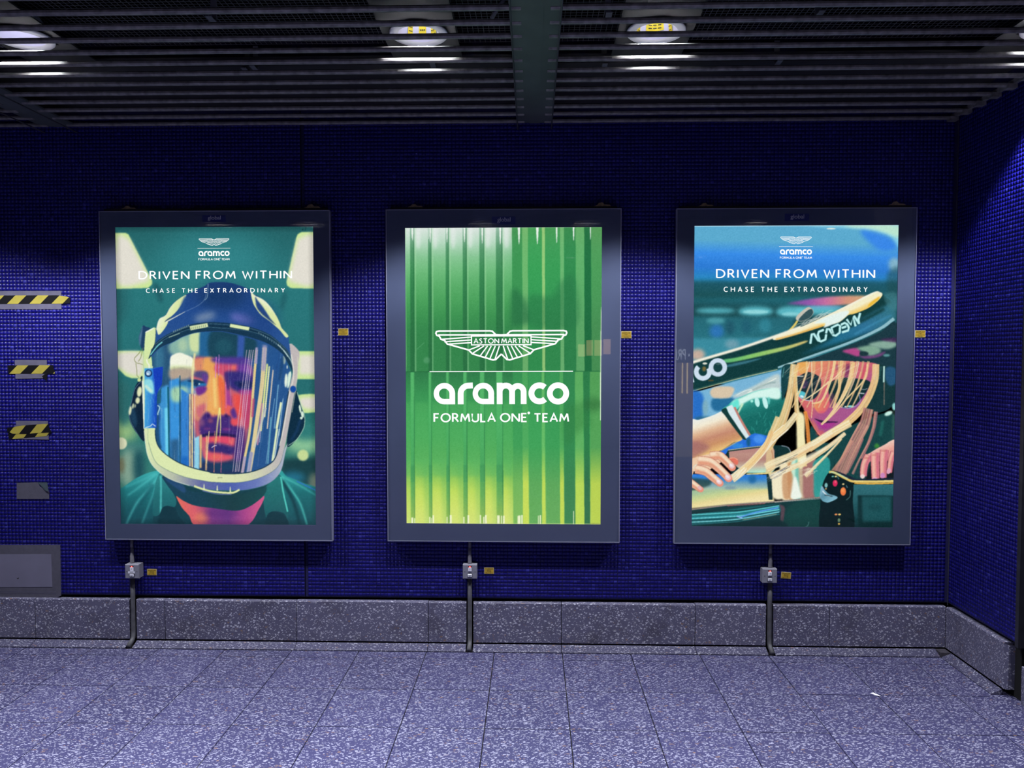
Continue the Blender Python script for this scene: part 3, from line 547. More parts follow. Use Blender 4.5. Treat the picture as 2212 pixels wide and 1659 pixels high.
    # arm and cuff
    A.poly([(20,120),(200,60),(480,-30),(680,-120),(740,-90),(880,130),(1090,450),(900,540),(640,700),(400,780),(200,850),(20,930)], [(246,246,238),(252,240,216),(232,186,150),(206,144,118),(212,152,108),(244,200,130)], 6, g=((330,0),(560,700)))
    A.poly([(20,520),(300,540),(420,640),(200,800),(20,860)], (168,110,112), 60, a=.75); A.line([(640,700),(1090,455)], 26, (248,212,130), 12, a=.8)
    A.poly([(660,-130),(760,-180),(820,-60),(1080,280),(1180,440),(1110,460),(900,200),(740,-20)], (22,62,60), 6); A.hard([(760,-200),(880,-250),(1240,400),(1170,455),(1060,300),(820,-60)], (226,240,244), 8); A.line([(930,-200),(1060,60),(1250,385)], 44, (206,132,120), 10)
    # windscreen mirror
    A.hard([(760,760),(800,690),(1500,600),(1900,590),(2050,640),(2120,790),(2000,980),(1770,1090),(1740,1160),(1180,1180),(900,1200),(760,1000)], (20,52,54), 5)
    A.hard([(815,720),(1540,628),(1720,630),(1755,690),(1765,1080),(1700,1160),(1200,1160),(1000,1050),(830,900)], [(190,136,132),(196,148,136),(186,136,126),(206,186,166),(186,236,210)], 5, g=((1200,650),(1220,1150))); A.hard([(1590,630),(1730,630),(1765,1080),(1680,1160),(1580,1150)], (232,202,150), 10, a=.8); A.line([(1680,640),(1720,800),(1740,1060)], 22, (190,116,90), 10, a=.7)
    A.line([(800,690),(1200,640),(1520,605)], 14, (232,214,160), 5); A.line([(1180,1192),(1690,1165)], 34, (244,222,140), 6); A.line([(1900,600),(2040,640),(2110,780)], 14, (170,186,206), 6)
    # bottom-left blur: blue to cream
    A.hard([(0,1180),(1600,1200),(1700,1700),(0,1700)], [(44,126,226),(56,136,210),(120,166,186),(170,196,176),(200,212,146),(240,226,156)], 8, g=((0,1200),(0,1660)), a=1)
    A.ell(1300,1290,80,90,(36,110,170),34); A.ell(850,1480,120,40,(120,146,170),30,a=.7); A.hard([(0,1260),(500,1300),(420,1420),(0,1560)], (34,66,64), 30, a=.8)
    L(); A.hard([(0,290),(860,270),(900,410),(400,440),(0,480)], [(170,200,160),(206,216,150),(240,222,156),(250,232,176)], 10, g=((300,270),(330,440)))
    # centre torso folds
    K(); A.hard([(-700,250),(1050,250),(950,1000),(600,1420),(-700,1420)], (28,92,90), 10, a=.0)
    for x0,x1,c in ((-130,70,(252,236,196)),(20,110,(206,150,100)),(90,260,(206,240,216)),(170,260,(120,196,180)),(240,330,(206,180,150)),(320,560,(170,116,112)),(540,860,(56,160,152))):
        A.poly([(x0,700),(x1,640),(x1+15,1000),(x1+30,1440),(x0+20,1440),(x0-10,1000)], c, 18)
    A.ell(40,1000,40,160,(206,140,96),30,a=.7); A.poly([(60,1250),(160,1000),(260,1300),(280,1420),(80,1440)], (246,252,240), 20); A.poly([(560,700),(850,560),(850,900),(700,1150),(580,1250)], (50,154,150), 26)
    J(); A.poly([(1700,1250),(1980,1150),(1950,1660),(1720,1660)], (252,240,206), 24); A.poly([(1930,1200),(2130,1200),(2080,1660),(1940,1660)], (206,150,106), 20, a=.8)
    A.hard([(1590,1190),(1690,1180),(1720,1720),(1640,1720)], (20,50,52), 6)
    # right torso (dark green)
    K(); A.poly([(480,0),(700,300),(1000,420),(900,900),(850,900),(820,640),(480,420)], (26,72,74), 14); A.poly([(1000,200),(1750,-200),(2140,-200),(2140,400),(1700,700),(1500,1100),(1000,940)], (26,70,72), 14); A.line([(1900,-100),(1850,200)], 50, (40,120,110), 30, a=.7); A.ell(1780,400,50,50,(66,150,60),20,a=.8); A.poly([(2100,-300),(2140,-300),(2140,300),(2080,200)], (70,110,100), 20,a=.5)
    # face
    I(); A.poly([(200,160),(300,120),(900,85),(1400,100),(1820,160),(1760,420),(1640,760),(1500,960),(1300,1200),(1000,1420),(760,1535),(640,1420),(420,1020),(290,800),(220,520)], [(236,150,108),(226,120,112),(212,104,120),(176,88,142),(166,84,140)], 5, g=((500,200),(1200,1200)))
    A.poly([(300,130),(480,120),(460,280),(380,330),(310,300)], (242,176,96), 12); A.ell(700,230,140,80,(232,136,112),40,a=.8); A.ell(1560,300,60,160,(214,90,110),20,rot=.3); A.poly([(1180,180),(1300,160),(1250,420),(1160,380)], (120,50,100), 18, a=.8); A.poly([(1000,180),(1100,170),(1060,300)], (150,70,110), 18,a=.7)
    A.poly([(350,840),(560,860),(560,1160),(450,1050)], (222,110,110), 20, a=.8); A.poly([(600,900),(700,850),(880,780),(900,900),(820,1050),(700,1080),(620,1000)], [(240,150,100),(226,100,116)], 14, g=((620,900),(880,960))); A.ell(740,1060,60,20,(226,96,120),12,a=.8); A.poly([(860,1080),(1200,1000),(1400,1000),(1150,1250),(900,1200)], (176,92,146), 26, a=.8)
    A.poly([(605,1185),(720,1215),(900,1240),(1060,1250),(900,1290),(740,1270)], (50,28,66), 6); A.poly([(650,1235),(760,1275),(1000,1265),(930,1340),(800,1385),(700,1330)], (176,62,146), 12); A.ell(720,1460,80,50,(226,106,110),24,a=.7); A.poly([(560,1200),(640,1300),(700,1440),(600,1360)], (226,116,106), 14,a=.7)
    A.line([(410,1010),(530,1230),(640,1420),(745,1530)], 16, (244,150,110), 6)
    # sunglasses
    A.poly([(160,390),(300,380),(480,300),(640,350),(725,430),(725,600),(640,780),(520,835),(400,815),(290,735),(240,560)], (28,52,62), 5); A.poly([(900,520),(1050,430),(1250,410),(1650,470),(1620,640),(1460,860),(1340,960),(1180,990),(1080,930),(980,860),(880,720)], (22,50,54), 5)
    A.poly([(285,660),(430,690),(440,790),(380,800),(300,740)], (86,196,210), 8); A.ell(370,765,40,22,(214,246,250),8,rot=.4); A.ell(430,520,60,70,(80,60,100),20,a=.7); A.ell(400,590,40,20,(160,100,140),10,a=.7); A.ell(620,560,80,80,(20,44,56),20,a=.7)
    A.line([(290,745),(400,825),(560,850)], 14, (206,216,240), 5); A.line([(1110,970),(1250,990),(1400,950),(1480,850),(1450,700)], 12, (150,160,220), 5); A.ell(1290,955,70,18,(150,226,220),6); A.ell(1200,962,22,12,(236,250,250),4); A.line([(1450,700),(1560,712)], 16, (226,230,236), 5); A.line([(1480,620),(1560,635),(1620,610)], 10, (180,190,200), 4); A.line([(160,375),(400,380)], 16, (244,240,226), 5); A.hard([(160,395),(240,400),(240,440),(170,430)], (14,30,36), 4)
    A.poly([(880,760),(960,700),(1000,900),(930,960)], (90,60,90), 14, a=.7)
    # headphones
    A.poly([(1840,170),(2000,190),(2200,250),(2200,780),(2060,980),(1900,1060),(1700,1100),(1580,1020),(1680,800),(1790,480)], (24,58,62), 8); A.poly([(1980,210),(2160,240),(2160,500),(2040,560),(1960,420)], (46,96,140), 22, a=.8); A.hard([(1920,185),(1952,185),(1942,500),(1915,495)], (206,244,236), 5); A.line([(1940,500),(1935,930)], 18, (130,120,110), 5); A.ell(2020,1090,80,40,(206,244,232),14,rot=-.4); A.ell(2130,960,40,70,(150,220,216),16)
    for k in range(8): A.line([(1850-k*6,210+k*32),(1900-k*6,205+k*32)], 10, (60,120,116), 4)
    A.poly([(-10,230),(200,140),(280,130),(180,330),(140,480),(60,700),(-10,820)], (26,70,76), 8); A.line([(180,170),(40,320)], 14, (150,180,170), 6, a=.7); A.line([(30,210),(0,400)], 10, (120,190,190), 4)
    # hair: broad locks, then single strands
    def lock(pts, w, c, n, w2, seed, cols, thin=4.0, a=.85):
        if w: A.line(pts, w, c, 8, w1=w2, a=a)
        r = np.random.default_rng(seed); q = np.asarray(pts, float)
        for _ in range(n):
            o = r.uniform(-.5, .5); t = np.linspace(w, w2, len(q)); d = np.gradient(q, axis=0); d /= np.linalg.norm(d, axis=1)[:, None]+1e-9
            nn = np.c_[-d[:, 1], d[:, 0]]*(o*t)[:, None]; k0 = r.integers(0, max(1, len(q)-3)); A.line((q+nn)[k0:], thin*r.uniform(.6,1.8), cols[r.integers(len(cols))], 2.5, w1=thin*.4, a=r.uniform(.5,1))
    blond = [(252,232,178),(246,206,140),(255,246,214),(232,176,120),(240,196,130)]; warm = [(214,140,110),(240,190,140),(190,110,110),(250,214,160),(160,90,100)]; pink = [(206,146,130),(226,166,140),(170,110,116),(240,186,156),(120,84,100)]
    lock([(215,150),(190,400),(150,700),(60,1050),(-60,1350),(-300,1750)], 110, (240,206,140), 30, 190, 1, blond, 8)
    lock([(300,150),(250,400),(260,700),(270,1000),(320,1300),(380,1700),(400,2100)], 40, (250,222,150), 16, 130, 2, blond, 8); lock([(430,1050),(470,1300),(500,1700)], 60, (240,150,70), 10, 70, 3, [(240,140,60),(250,180,100),(226,110,60)], 8)
    I(); A.poly([(280,1150),(410,1130),(420,1500),(420,2050),(290,2050)], (252,240,190), 18)
    for x in (480,620,760,880,980,1090,1200,1320,1420,1520,1620): lock([(x+rr_off(x),95),(x-20,300),(x-90,520),(x-190,760),(x-300,980)], 46, (240,200,140), 9, 18, int(x), warm+blond, 6, a=.55)
    lock([(1000,90),(950,350),(860,620),(740,850),(560,900)], 50, (248,220,160), 14, 14, 31, blond, 6, a=.7); lock([(1130,90),(1090,400),(1080,620),(1010,850),(960,990)], 70, (246,214,156), 16, 30, 32, blond, 6, a=.8)
    lock([(1340,110),(1300,400),(1210,640),(1080,880),(900,1130),(740,1300)], 100, (248,216,156), 26, 30, 33, blond, 7, a=.85); lock([(1620,150),(1590,400),(1430,600),(1230,800),(1010,1060),(800,1270)], 26, (250,224,170), 8, 14, 34, blond, 6)
    lock([(560,100),(560,500),(570,900),(550,1180)], 10, (252,236,190), 3, 8, 35, blond, 7); lock([(520,100),(400,480),(300,700)], 8, (255,244,214), 3, 6, 36, blond, 7); lock([(880,480),(650,680),(400,830)], 20, (255,240,200), 6, 10, 37, blond, 6, a=.5); lock([(1180,220),(950,450),(720,620),(500,780),(340,870)], 8, (250,220,160), 5, 8, 38, blond, 6, a=.5)
    for k in range(70):
        x = A.rng.uniform(300,1500); y = A.rng.uniform(110,420); ln = A.rng.uniform(150,420); A.line([(x,y),(x-ln*.55,y+ln*.3),(x-ln,y+ln*.62)], 5, [(252,232,190),(214,130,110),(255,246,220)][k % 3], 2.5, w1=2, a=A.rng.uniform(.3,.8))
    lock([(1780,150),(1760,450),(1640,780),(1450,1060),(1150,1330),(800,1560),(500,1760)], 130, (240,204,150), 40, 150, 40, blond, 9); lock([(1640,1000),(1560,1300),(1400,1600),(1250,1900),(1100,2240)], 190, (190,130,120), 34, 230, 41, pink, 9, a=.75); lock([(1780,1060),(1740,1350),(1640,1650),(1500,1950)], 70, (206,146,130), 16, 50, 42, pink, 8, a=.8)
    K(); lock([(1250,-60),(900,130),(500,380),(100,600),(-200,720),(-420,830)], 150, (250,232,180), 46, 190, 50, blond+[(255,255,246)], 9); lock([(1150,150),(800,430),(420,680),(60,840),(-350,1000)], 70, (252,240,196), 24, 120, 51, blond+[(255,255,246)], 9, a=.8); lock([(1080,260),(800,560),(560,800),(360,1000)], 22, (252,236,190), 8, 70, 52, blond, 8)
    A.line([(250,720),(500,560),(780,430)], 90, (255,252,226), 24, w1=10, a=.8)
    for k in range(16): x = A.rng.uniform(380,640); y = A.rng.uniform(820,960); A.line([(x,y),(x-A.rng.uniform(60,190),y+A.rng.uniform(30,110))], 12, (255,244,216), 4, w1=3, a=.8)
    lock([(1300,300),(1100,640),(900,900)], 80, (206,140,116), 14, 60, 53, pink, 8, a=.7); lock([(1500,250),(1350,600),(1180,930)], 40, (190,130,126), 10, 60, 54, pink, 8, a=.6); lock([(1640,300),(1450,640),(1300,960)], 26, (180,124,124), 8, 50, 55, pink, 8, a=.6)
    J(); lock([(2220,-60),(2000,220),(1700,480),(1450,780),(1150,1080),(880,1290)], 130, (252,234,186), 40, 170, 60, blond+[(255,255,246)], 9); lock([(1820,0),(1700,300),(1560,620),(1300,950),(1000,1200)], 90, (250,226,170), 24, 90, 61, blond, 8)
    for k in range(26): x = A.rng.uniform(800,1080); y = 1330-(x-800)*.45+A.rng.uniform(-90,70); A.line([(x+150,y-170),(x,y)], 9, (255,250,226), 3, w1=3, a=.85)
    for k in range(30): x = A.rng.uniform(1550,1950); y = 1330-(x-1550)*.5+A.rng.uniform(-60,60); A.line([(x+170,y-95),(x,y)], 8, (250,250,244) if k % 3 else (40,40,60), 3, w1=3, a=.85)
    for k in range(22): x = A.rng.uniform(1700,2000); y = 1050-(x-1700)*.35+A.rng.uniform(-60,40); A.line([(x+240,y-110),(x,y)], 8, (252,246,226) if k % 3 else (20,40,46), 3, w1=3, a=.85)
    # left hand
    sk = [(252,222,192),(246,196,160),(236,150,124)]
    def finger(pts, w, w1, seed):
        A.line(pts, w+16, (166,70,70), 10, w1=w1+16, a=.8); A.line(pts, w, (248,204,170), 6, w1=w1)
        A.line([(x+8,y+w*.28) for x, y in pts], w*.35, (232,150,120), 14, w1=w1*.4, a=.8); A.line([(x,y-w*.2) for x, y in pts], w*.35, (255,232,206), 14, w1=w1*.3, a=.8)
    def tip(x, y, r, c=(244,150,126)): A.ell(x, y, r, r*.92, c, 7, rot=.6)
    A.poly([(20,920),(150,830),(400,770),(600,725),(700,780),(760,860),(560,1000),(300,1150),(120,1120),(20,1260)], (246,206,172), 8)
    A.poly([(800,870),(900,840),(985,870),(1010,940),(970,1000),(880,920)], (236,120,100), 6); A.line([(820,862),(920,850),(995,890)], 14, (250,190,160), 6)
    finger([(430,810),(620,800),(760,920),(880,1040)], 170, 150, 1); tip(880,1045,82); A.ell(872,1015,62,52,(246,206,206),8,rot=.7); A.ell(862,1000,40,24,(255,240,240),8,rot=.7)
    finger([(180,900),(420,930),(620,1080),(810,1270)], 180, 150, 2); tip(808,1275,80); A.ell(795,1250,66,54,(246,206,210),8,rot=.75); A.ell(785,1235,40,24,(255,240,244),8,rot=.7)
    finger([(130,1080),(330,1130),(480,1250),(630,1370)], 180, 140, 3); tip(630,1372,76); A.ell(612,1345,64,46,(244,206,210),8,rot=.65); A.ell(600,1330,38,22,(255,240,244),8,rot=.65)
    finger([(0,1340),(120,1420),(230,1500)], 150, 110, 4); tip(235,1500,62); A.ell(215,1470,52,36,(240,190,190),8,rot=.7)
    A.line([(80,1080),(110,1010),(160,990)], 16, (226,236,226), 5); A.line([(80,1120),(90,1160)], 12, (90,70,60), 4)
    for x,y in ((590,770),(430,1000),(190,1130)): A.ell(x,y,50,24,(226,166,130),16,rot=.4,a=.6)
    # right hand on the cockpit edge
    K(); A.poly([(1440,1080),(1460,760),(1540,590),(1750,470),(1950,365),(2060,298),(2150,300),(2150,1080)], (40,60,70), 10, a=.5)
    A.poly([(1530,600),(1640,540),(1760,465),(1950,365),(2060,296),(2150,296),(2150,560),(1980,700),(1700,700),(1560,720)], [(250,210,196),(240,170,156),(236,150,150)], 6, g=((1800,400),(1900,650)))
    def rf(pts, w, w1): A.line(pts, w+18, (150,60,90), 8, w1=w1+18, a=.8); A.line(pts, w, (236,150,146), 6, w1=w1); A.line([(x-w*.18,y) for x, y in pts], w*.35, (248,196,176), 14, w1=w1*.3, a=.8); A.line([(x+w*.28,y) for x, y in pts], w*.25, (206,96,130), 14, w1=w1*.25, a=.7)
    rf([(1620,590),(1545,740),(1515,900),(1515,1000)], 150, 120); rf([(1745,540),(1745,760),(1755,1060)], 165, 145); rf([(1930,480),(1910,720),(1905,1030)], 160, 120); rf([(2120,520),(2060,700),(2030,930)], 120, 90)
    A.ell(1495,1005,46,42,(246,220,216),8); A.ell(1740,1050,52,26,(232,170,206),8); A.ell(1895,990,46,60,(214,140,196),10); A.ell(2015,900,40,60,(232,170,196),10,rot=.3)
    for x,y in ((1735,580),(1920,500),(1570,640)): A.ell(x,y,60,18,(206,120,110),10,a=.6)
    # car: cockpit side, tube, instrument pod, seat
    L(); A.hard([(0,490),(300,450),(500,430),(900,405),(1390,358),(1500,380),(2300,360),(2300,760),(0,760)], (20,56,58), 4); A.poly([(1100,420),(1390,400),(1390,700),(980,700),(1000,560)], (24,72,68), 20, a=.8)
    A.line([(10,490),(500,432),(900,408),(1390,362)], 12, (170,150,140), 3); A.line([(900,415),(1390,376)], 5, (236,236,230), 2, a=.8); A.line([(400,450),(800,425)], 10, (190,110,110), 4, a=.8)
    A.poly([(0,560),(400,490),(900,436),(955,445),(950,520),(500,600),(200,640),(0,670)], (26,104,108), 6)
    for y0,y1,w,c in ((520,470,10,(14,40,44)),(545,480,14,(96,200,206)),(572,500,16,(40,140,150)),(585,520,12,(120,226,236)),(605,535,10,(20,80,90)),(622,545,12,(130,220,230)),(645,570,10,(40,120,130))): A.line([(0,y0),(350,y0-18),(560,(y0+y1)/2),(950,y1-30)], w, c, 5)
    A.line([(540,570),(700,520),(940,470)], 16, (90,160,236), 5); A.line([(500,560),(560,580)], 14, (150,190,246), 5); A.line([(560,600),(920,540)], 5, (206,214,180), 3); A.poly([(950,440),(1000,460),(1005,520),(980,660),(955,660),(965,500)], (88,70,80), 6); A.poly([(0,660),(400,640),(950,600),(950,760),(0,760)], (18,50,54), 14); A.line([(1210,690),(1250,660),(1262,620)], 8, (80,130,130), 3); A.line([(1385,450),(1382,690)], 6, (96,150,150), 3)
    K(); A.poly([(880,900),(1000,905),(1250,1000),(1440,1060),(2140,1040),(2140,1130),(1300,1130)], (28,40,60), 10)
    A.hard([(1285,1160),(2150,1160),(2150,2100),(1330,2100)], [(52,112,122),(44,100,108),(30,78,84),(20,54,60)], 10, g=((0,1170),(0,2000))); A.hard([(1400,1380),(2150,1390),(2150,2100),(1400,2100)], (18,50,54), 14); A.hard([(1480,1400),(2060,1400),(2060,1900),(1500,1900)], (32,84,90), 26); A.ell(1750,1620,140,60,(28,74,80),40)
    A.poly([(830,925),(900,930),(1080,1010),(1300,1120),(1300,1500),(1290,2100),(680,2100),(660,1500),(700,1180),(760,1020)], (12,32,36), 6)
    A.line([(830,920),(900,915),(1010,965),(1200,1065),(1330,1105),(1700,1112),(2140,1100)], 46, (238,204,112), 8); A.line([(860,915),(1010,955),(1200,1050)], 18, (190,226,190), 7); A.line([(1330,1140),(1700,1150),(2140,1138)], 26, (246,190,80), 8); A.line([(1330,1095),(2140,1095)], 12, (250,236,160), 5)
    A.poly([(685,1190),(745,1270),(830,1350),(960,1390),(995,1435),(900,1490),(800,1522),(700,1490),(645,1400),(655,1300)], [(150,196,220),(96,150,170),(140,196,216)], 7, g=((650,1200),(900,1500))); A.line([(700,1290),(790,1380),(860,1390)], 20, (236,244,250), 7); A.line([(740,1370),(900,1400)], 16, (20,46,56), 6)
    A.ell(950,1138,48,66,(226,44,96),6); A.ell(960,1110,22,26,(244,96,120),10); A.ell(1110,1302,56,82,(246,126,70),6); A.ell(1105,1280,30,36,(252,160,90),14); A.ell(772,1180,30,48,(130,190,190),8); A.ell(768,1248,16,14,(250,206,130),5); A.ell(965,1005,26,14,(240,226,150),6); A.ell(905,1005,26,14,(120,190,180),6); A.ell(1112,1158,24,16,(240,214,150),6); A.line([(990,1000),(1030,1060)], 14, (90,140,150), 6); A.line([(1170,1180),(1195,1230)], 14, (110,150,160), 6); A.line([(1250,1280),(1245,1400),(1170,1475)], 14, (80,120,120), 6)
    L(); A.ell(1548,545,16,9,(246,150,90),3); A.ell(1586,545,16,9,(250,206,120),3); A.ell(1580,605,14,20,(110,140,110),4); A.ell(1580,645,12,10,(240,190,90),3)
    vg = 1; Y, X = np.mgrid[0:CH, 0:CW]; A.c *= (0.86+0.14*np.clip((CH-Y)/50.0, 0, 1)*np.clip(X*0+1, 0, 1))[..., None]
    A.grain(.02); return A.result()

def rr_off(x): return 18*math.sin(x*1.7)

def print_sheet(name, ink, x0, x1, z0, z1, y, m, parent):
    """flat backlit sheet: a fine grid whose points carry the ink colours"""
    nh, nw = ink.shape[:2]; org = parent_world(parent)
    xs = np.linspace(x0, x1, nw)-org[0]; zs = np.linspace(z1, z0, nh)-org[2]
    v = np.zeros((nh, nw, 3)); v[..., 0] = xs[None, :]; v[..., 1] = y-org[1]; v[..., 2] = zs[:, None]
    idx = np.arange(nh*nw).reshape(nh, nw)
    f = np.stack([idx[1:, :-1], idx[1:, 1:], idx[:-1, 1:], idx[:-1, :-1]], -1).reshape(-1, 4)
    me = bpy.data.meshes.new(name); me.vertices.add(nh*nw); me.vertices.foreach_set('co', v.ravel().astype(np.float32))
    me.loops.add(f.size); me.loops.foreach_set('vertex_index', f.ravel().astype(np.int32))
    me.polygons.add(len(f)); me.polygons.foreach_set('loop_start', (np.arange(len(f))*4).astype(np.int32))
    me.update(calc_edges=True)
    a = me.color_attributes.new('ink', 'FLOAT_COLOR', 'POINT')
    a.data.foreach_set('color', np.dstack([ink, np.ones((nh, nw))]).ravel().astype(np.float32))
    me.materials.append(m); o = bpy.data.objects.new(name, me); col.objects.link(o); o.parent = parent; return o

P_OUT = [(-2.5486, 2.5858), (-0.8596, 2.5878), (0.8178, 2.5856)]; P_W, P_H = 1.3534, 1.9307
QUADS = [[(250.9,490),(677.3,490.5),(682.3,1133.3),(259.9,1132.2)], [(876.1,491.5),(1301.4,492),(1295.9,1133),(877.4,1129.9)], [(1500.1,488.6),(1941.1,485.7),(1927.6,1140.3),(1493.8,1135.8)]]
FRONT = -0.060; SHEET = -0.052
def opening(k):
    c = [wp(x, y, 1, SHEET) for x, y in QUADS[k]]
    return (c[0][0]+c[3][0])/2, (c[1][0]+c[2][0])/2, (c[2][2]+c[3][2])/2, (c[0][2]+c[1][2])/2
ARTS = [art_helmet, art_green, art_racer]

# ------------------------------------------------------------------ material set
def tile_mat(name, c0, c1, c2, rough):
    """glazed mosaic: each piece has its own tone and polish"""
    m = bpy.data.materials.new(name); m.use_nodes = True; nt = m.node_tree; b = nt.nodes['Principled BSDF']
    a = nt.nodes.new('ShaderNodeAttribute'); a.attribute_name = 'tone'
    r = nt.nodes.new('ShaderNodeValToRGB'); e = r.color_ramp.elements
    e[0].position = 0.0; e[0].color = (*c0, 1); e[1].position = 0.75; e[1].color = (*c1, 1); x = e.new(1.0); x.color = (*c2, 1)
    nt.links.new(a.outputs['Fac'], r.inputs['Fac'])
    g = nt.nodes.new('ShaderNodeNewGeometry'); n = nt.nodes.new('ShaderNodeTexNoise'); n.inputs['Scale'].default_value = 260; n.inputs['Detail'].default_value = 3
    nt.links.new(g.outputs['Position'], n.inputs['Vector'])
    mx = nt.nodes.new('ShaderNodeMixRGB'); mx.blend_type = 'OVERLAY'; mx.inputs[0].default_value = 0.18
    nt.links.new(r.outputs[0], mx.inputs[1]); nt.links.new(n.outputs['Fac'], mx.inputs[2]); nt.links.new(mx.outputs[0], b.inputs['Base Color'])
    mr = nt.nodes.new('ShaderNodeMapRange'); mr.inputs[3].default_value = rough-.1; mr.inputs[4].default_value = rough+.16
    nt.links.new(a.outputs['Fac'], mr.inputs[0]); nt.links.new(mr.outputs[0], b.inputs['Roughness'])
    bp = nt.nodes.new('ShaderNodeBump'); bp.inputs['Strength'].default_value = 0.12; bp.inputs['Distance'].default_value = 0.001
    nt.links.new(n.outputs['Fac'], bp.inputs['Height']); nt.links.new(bp.outputs['Normal'], b.inputs['Normal'])
    b.inputs['Specular IOR Level'].default_value = 0.28
    return m

def terrazzo_mat(name, base, base2, chip, scale, dens, rough, dirt=0.0):
    """cement ground with angular flakes lying in all directions"""
    m = bpy.data.materials.new(name); m.use_nodes = True; nt = m.node_tree; b = nt.nodes['Principled BSDF']; N = nt.nodes.new; K = nt.links.new
    g = N('ShaderNodeNewGeometry'); oi = N('ShaderNodeObjectInfo'); acc = None; hue = None
    for rot, sc, th, sel in (((.5, .3, .6), (1, 2.3, 1.5), .40, dens*.55), ((-.6, .8, -.9), (1, 2.1, 1.4), .38, dens*.5), ((.2, -.5, 2.2), (1.9, 3.6, 2.6), .42, dens*.6), ((1.1, .4, -2.0), (2.2, 2.9, 3.8), .40, dens*.5)):
        mp = N('ShaderNodeMapping'); mp.inputs['Rotation'].default_value = rot; mp.inputs['Scale'].default_value = sc; K(g.outputs['Position'], mp.inputs['Vector'])
        v = N('ShaderNodeTexVoronoi'); v.inputs['Scale'].default_value = scale; v.distance = 'MINKOWSKI'; v.inputs['Exponent'].default_value = 1.3; K(mp.outputs[0], v.inputs['Vector'])
        cr = N('ShaderNodeMapRange'); cr.inputs[1].default_value = th; cr.inputs[2].default_value = th-.06; K(v.outputs['Distance'], cr.inputs[0])
        sp = N('ShaderNodeSeparateColor'); K(v.outputs['Color'], sp.inputs[0]); gt = N('ShaderNodeMath'); gt.operation = 'LESS_THAN'; gt.inputs[1].default_value = sel; K(sp.outputs[0], gt.inputs[0])
        ml = N('ShaderNodeMath'); ml.operation = 'MULTIPLY'; K(cr.outputs[0], ml.inputs[0]); K(gt.outputs[0], ml.inputs[1])
        if acc is None: acc, hue = ml, sp
        else: mx = N('ShaderNodeMath'); mx.operation = 'MAXIMUM'; K(acc.outputs[0], mx.inputs[0]); K(ml.outputs[0], mx.inputs[1]); acc = mx
    n2 = N('ShaderNodeTexNoise'); n2.inputs['Scale'].default_value = 3.0; n2.inputs['Detail'].default_value = 6; K(g.outputs['Position'], n2.inputs['Vector'])
    bc = N('ShaderNodeMixRGB'); bc.inputs[1].default_value = (*base, 1); bc.inputs[2].default_value = (*base2, 1); K(n2.outputs['Fac'], bc.inputs[0])
    hv = N('ShaderNodeHueSaturation'); K(bc.outputs[0], hv.inputs['Color'])
    rv = N('ShaderNodeMapRange'); rv.inputs[3].default_value = .90; rv.inputs[4].default_value = 1.10; K(oi.outputs['Random'], rv.inputs[0]); K(rv.outputs[0], hv.inputs['Value'])
    cc = N('ShaderNodeValToRGB'); e = cc.color_ramp.elements; e[0].position = 0; e[0].color = (*[c*.45 for c in chip], 1); e[1].position = .45; e[1].color = (*chip, 1)
    x = e.new(.94); x.color = (*chip, 1); x = e.new(.955); x.color = (.26, .17, .14, 1); x = e.new(1.0); x.color = (.22, .14, .12, 1); K(hue.outputs[1], cc.inputs['Fac'])
    fm = N('ShaderNodeMixRGB'); K(acc.outputs[0], fm.inputs[0]); K(hv.outputs['Color'], fm.inputs[1]); K(cc.outputs[0], fm.inputs[2])
    out = fm.outputs[0]
    if dirt:
        n3 = N('ShaderNodeTexNoise'); n3.inputs['Scale'].default_value = 4.5; n3.inputs['Detail'].default_value = 8; n3.inputs['Roughness'].default_value = .7; K(g.outputs['Position'], n3.inputs['Vector'])
        dr = N('ShaderNodeMapRange'); dr.inputs[1].default_value = .50; dr.inputs[2].default_value = .78; dr.inputs[4].default_value = dirt; K(n3.outputs['Fac'], dr.inputs[0])
        dm = N('ShaderNodeMixRGB'); dm.inputs[2].default_value = (.030, .024, .028, 1); K(dr.outputs[0], dm.inputs[0]); K(out, dm.inputs[1]); out = dm.outputs[0]
    K(out, b.inputs['Base Color']); b.inputs['Roughness'].default_value = rough; b.inputs['Specular IOR Level'].default_value = 0.3
    return m

M = {}
M['mosaic'] = tile_mat('blue_glazed_mosaic', (.0034, .0030, .110), (.0056, .0048, .165), (.020, .021, .235), .42)
M['grout'] = mat('dark_grout', (.003, .003, .050), .95, var=.3)
M['substrate'] = mat('wall_substrate', (.004, .004, .006), .95)
M['floor'] = terrazzo_mat('lavender_terrazzo', (.042, .041, .110), (.054, .052, .124), (.32, .32, .44), 42, .90, .5)
M['skirt'] = terrazzo_mat('grey_terrazzo', (.100, .098, .170), (.130, .126, .195), (.52, .515, .62), 46, .66, .5, dirt=.7)
M['toe'] = terrazzo_mat('pale_terrazzo', (.062, .060, .120), (.076, .074, .13), (.34, .34, .42), 46, .60, .5, dirt=.25)
M['joint'] = mat('floor_joint', (.012, .010, .014), .95, var=.4, vscale=60)
M['black'] = mat('black_void', (.003, .003, .004), .9)
M['slat'] = mat('worn_grey_slat', (.17, .162, .155), .45, var=.45, vscale=30, bump=.1, bscale=300)
M['rail'] = mat('grey_green_rail', (.075, .088, .084), .55, var=.15, vscale=8)
M['rod'] = mat('dull_rod', (.05, .05, .055), .4)
M['soffit'] = mat('black_soffit', (.004, .004, .005), .95, var=.4, vscale=6)
M['bulkhead'] = mat('dark_bulkhead', (.014, .013, .016), .9, var=.3, vscale=9)
M['wire'] = mat('mesh_wire', (.10, .10, .11), .5)
M['plate'] = mat('dark_plate', (.008, .008, .010), .8, var=.3)
M['bracket'] = mat('grey_bracket', (.12, .12, .14), .5, var=.2)
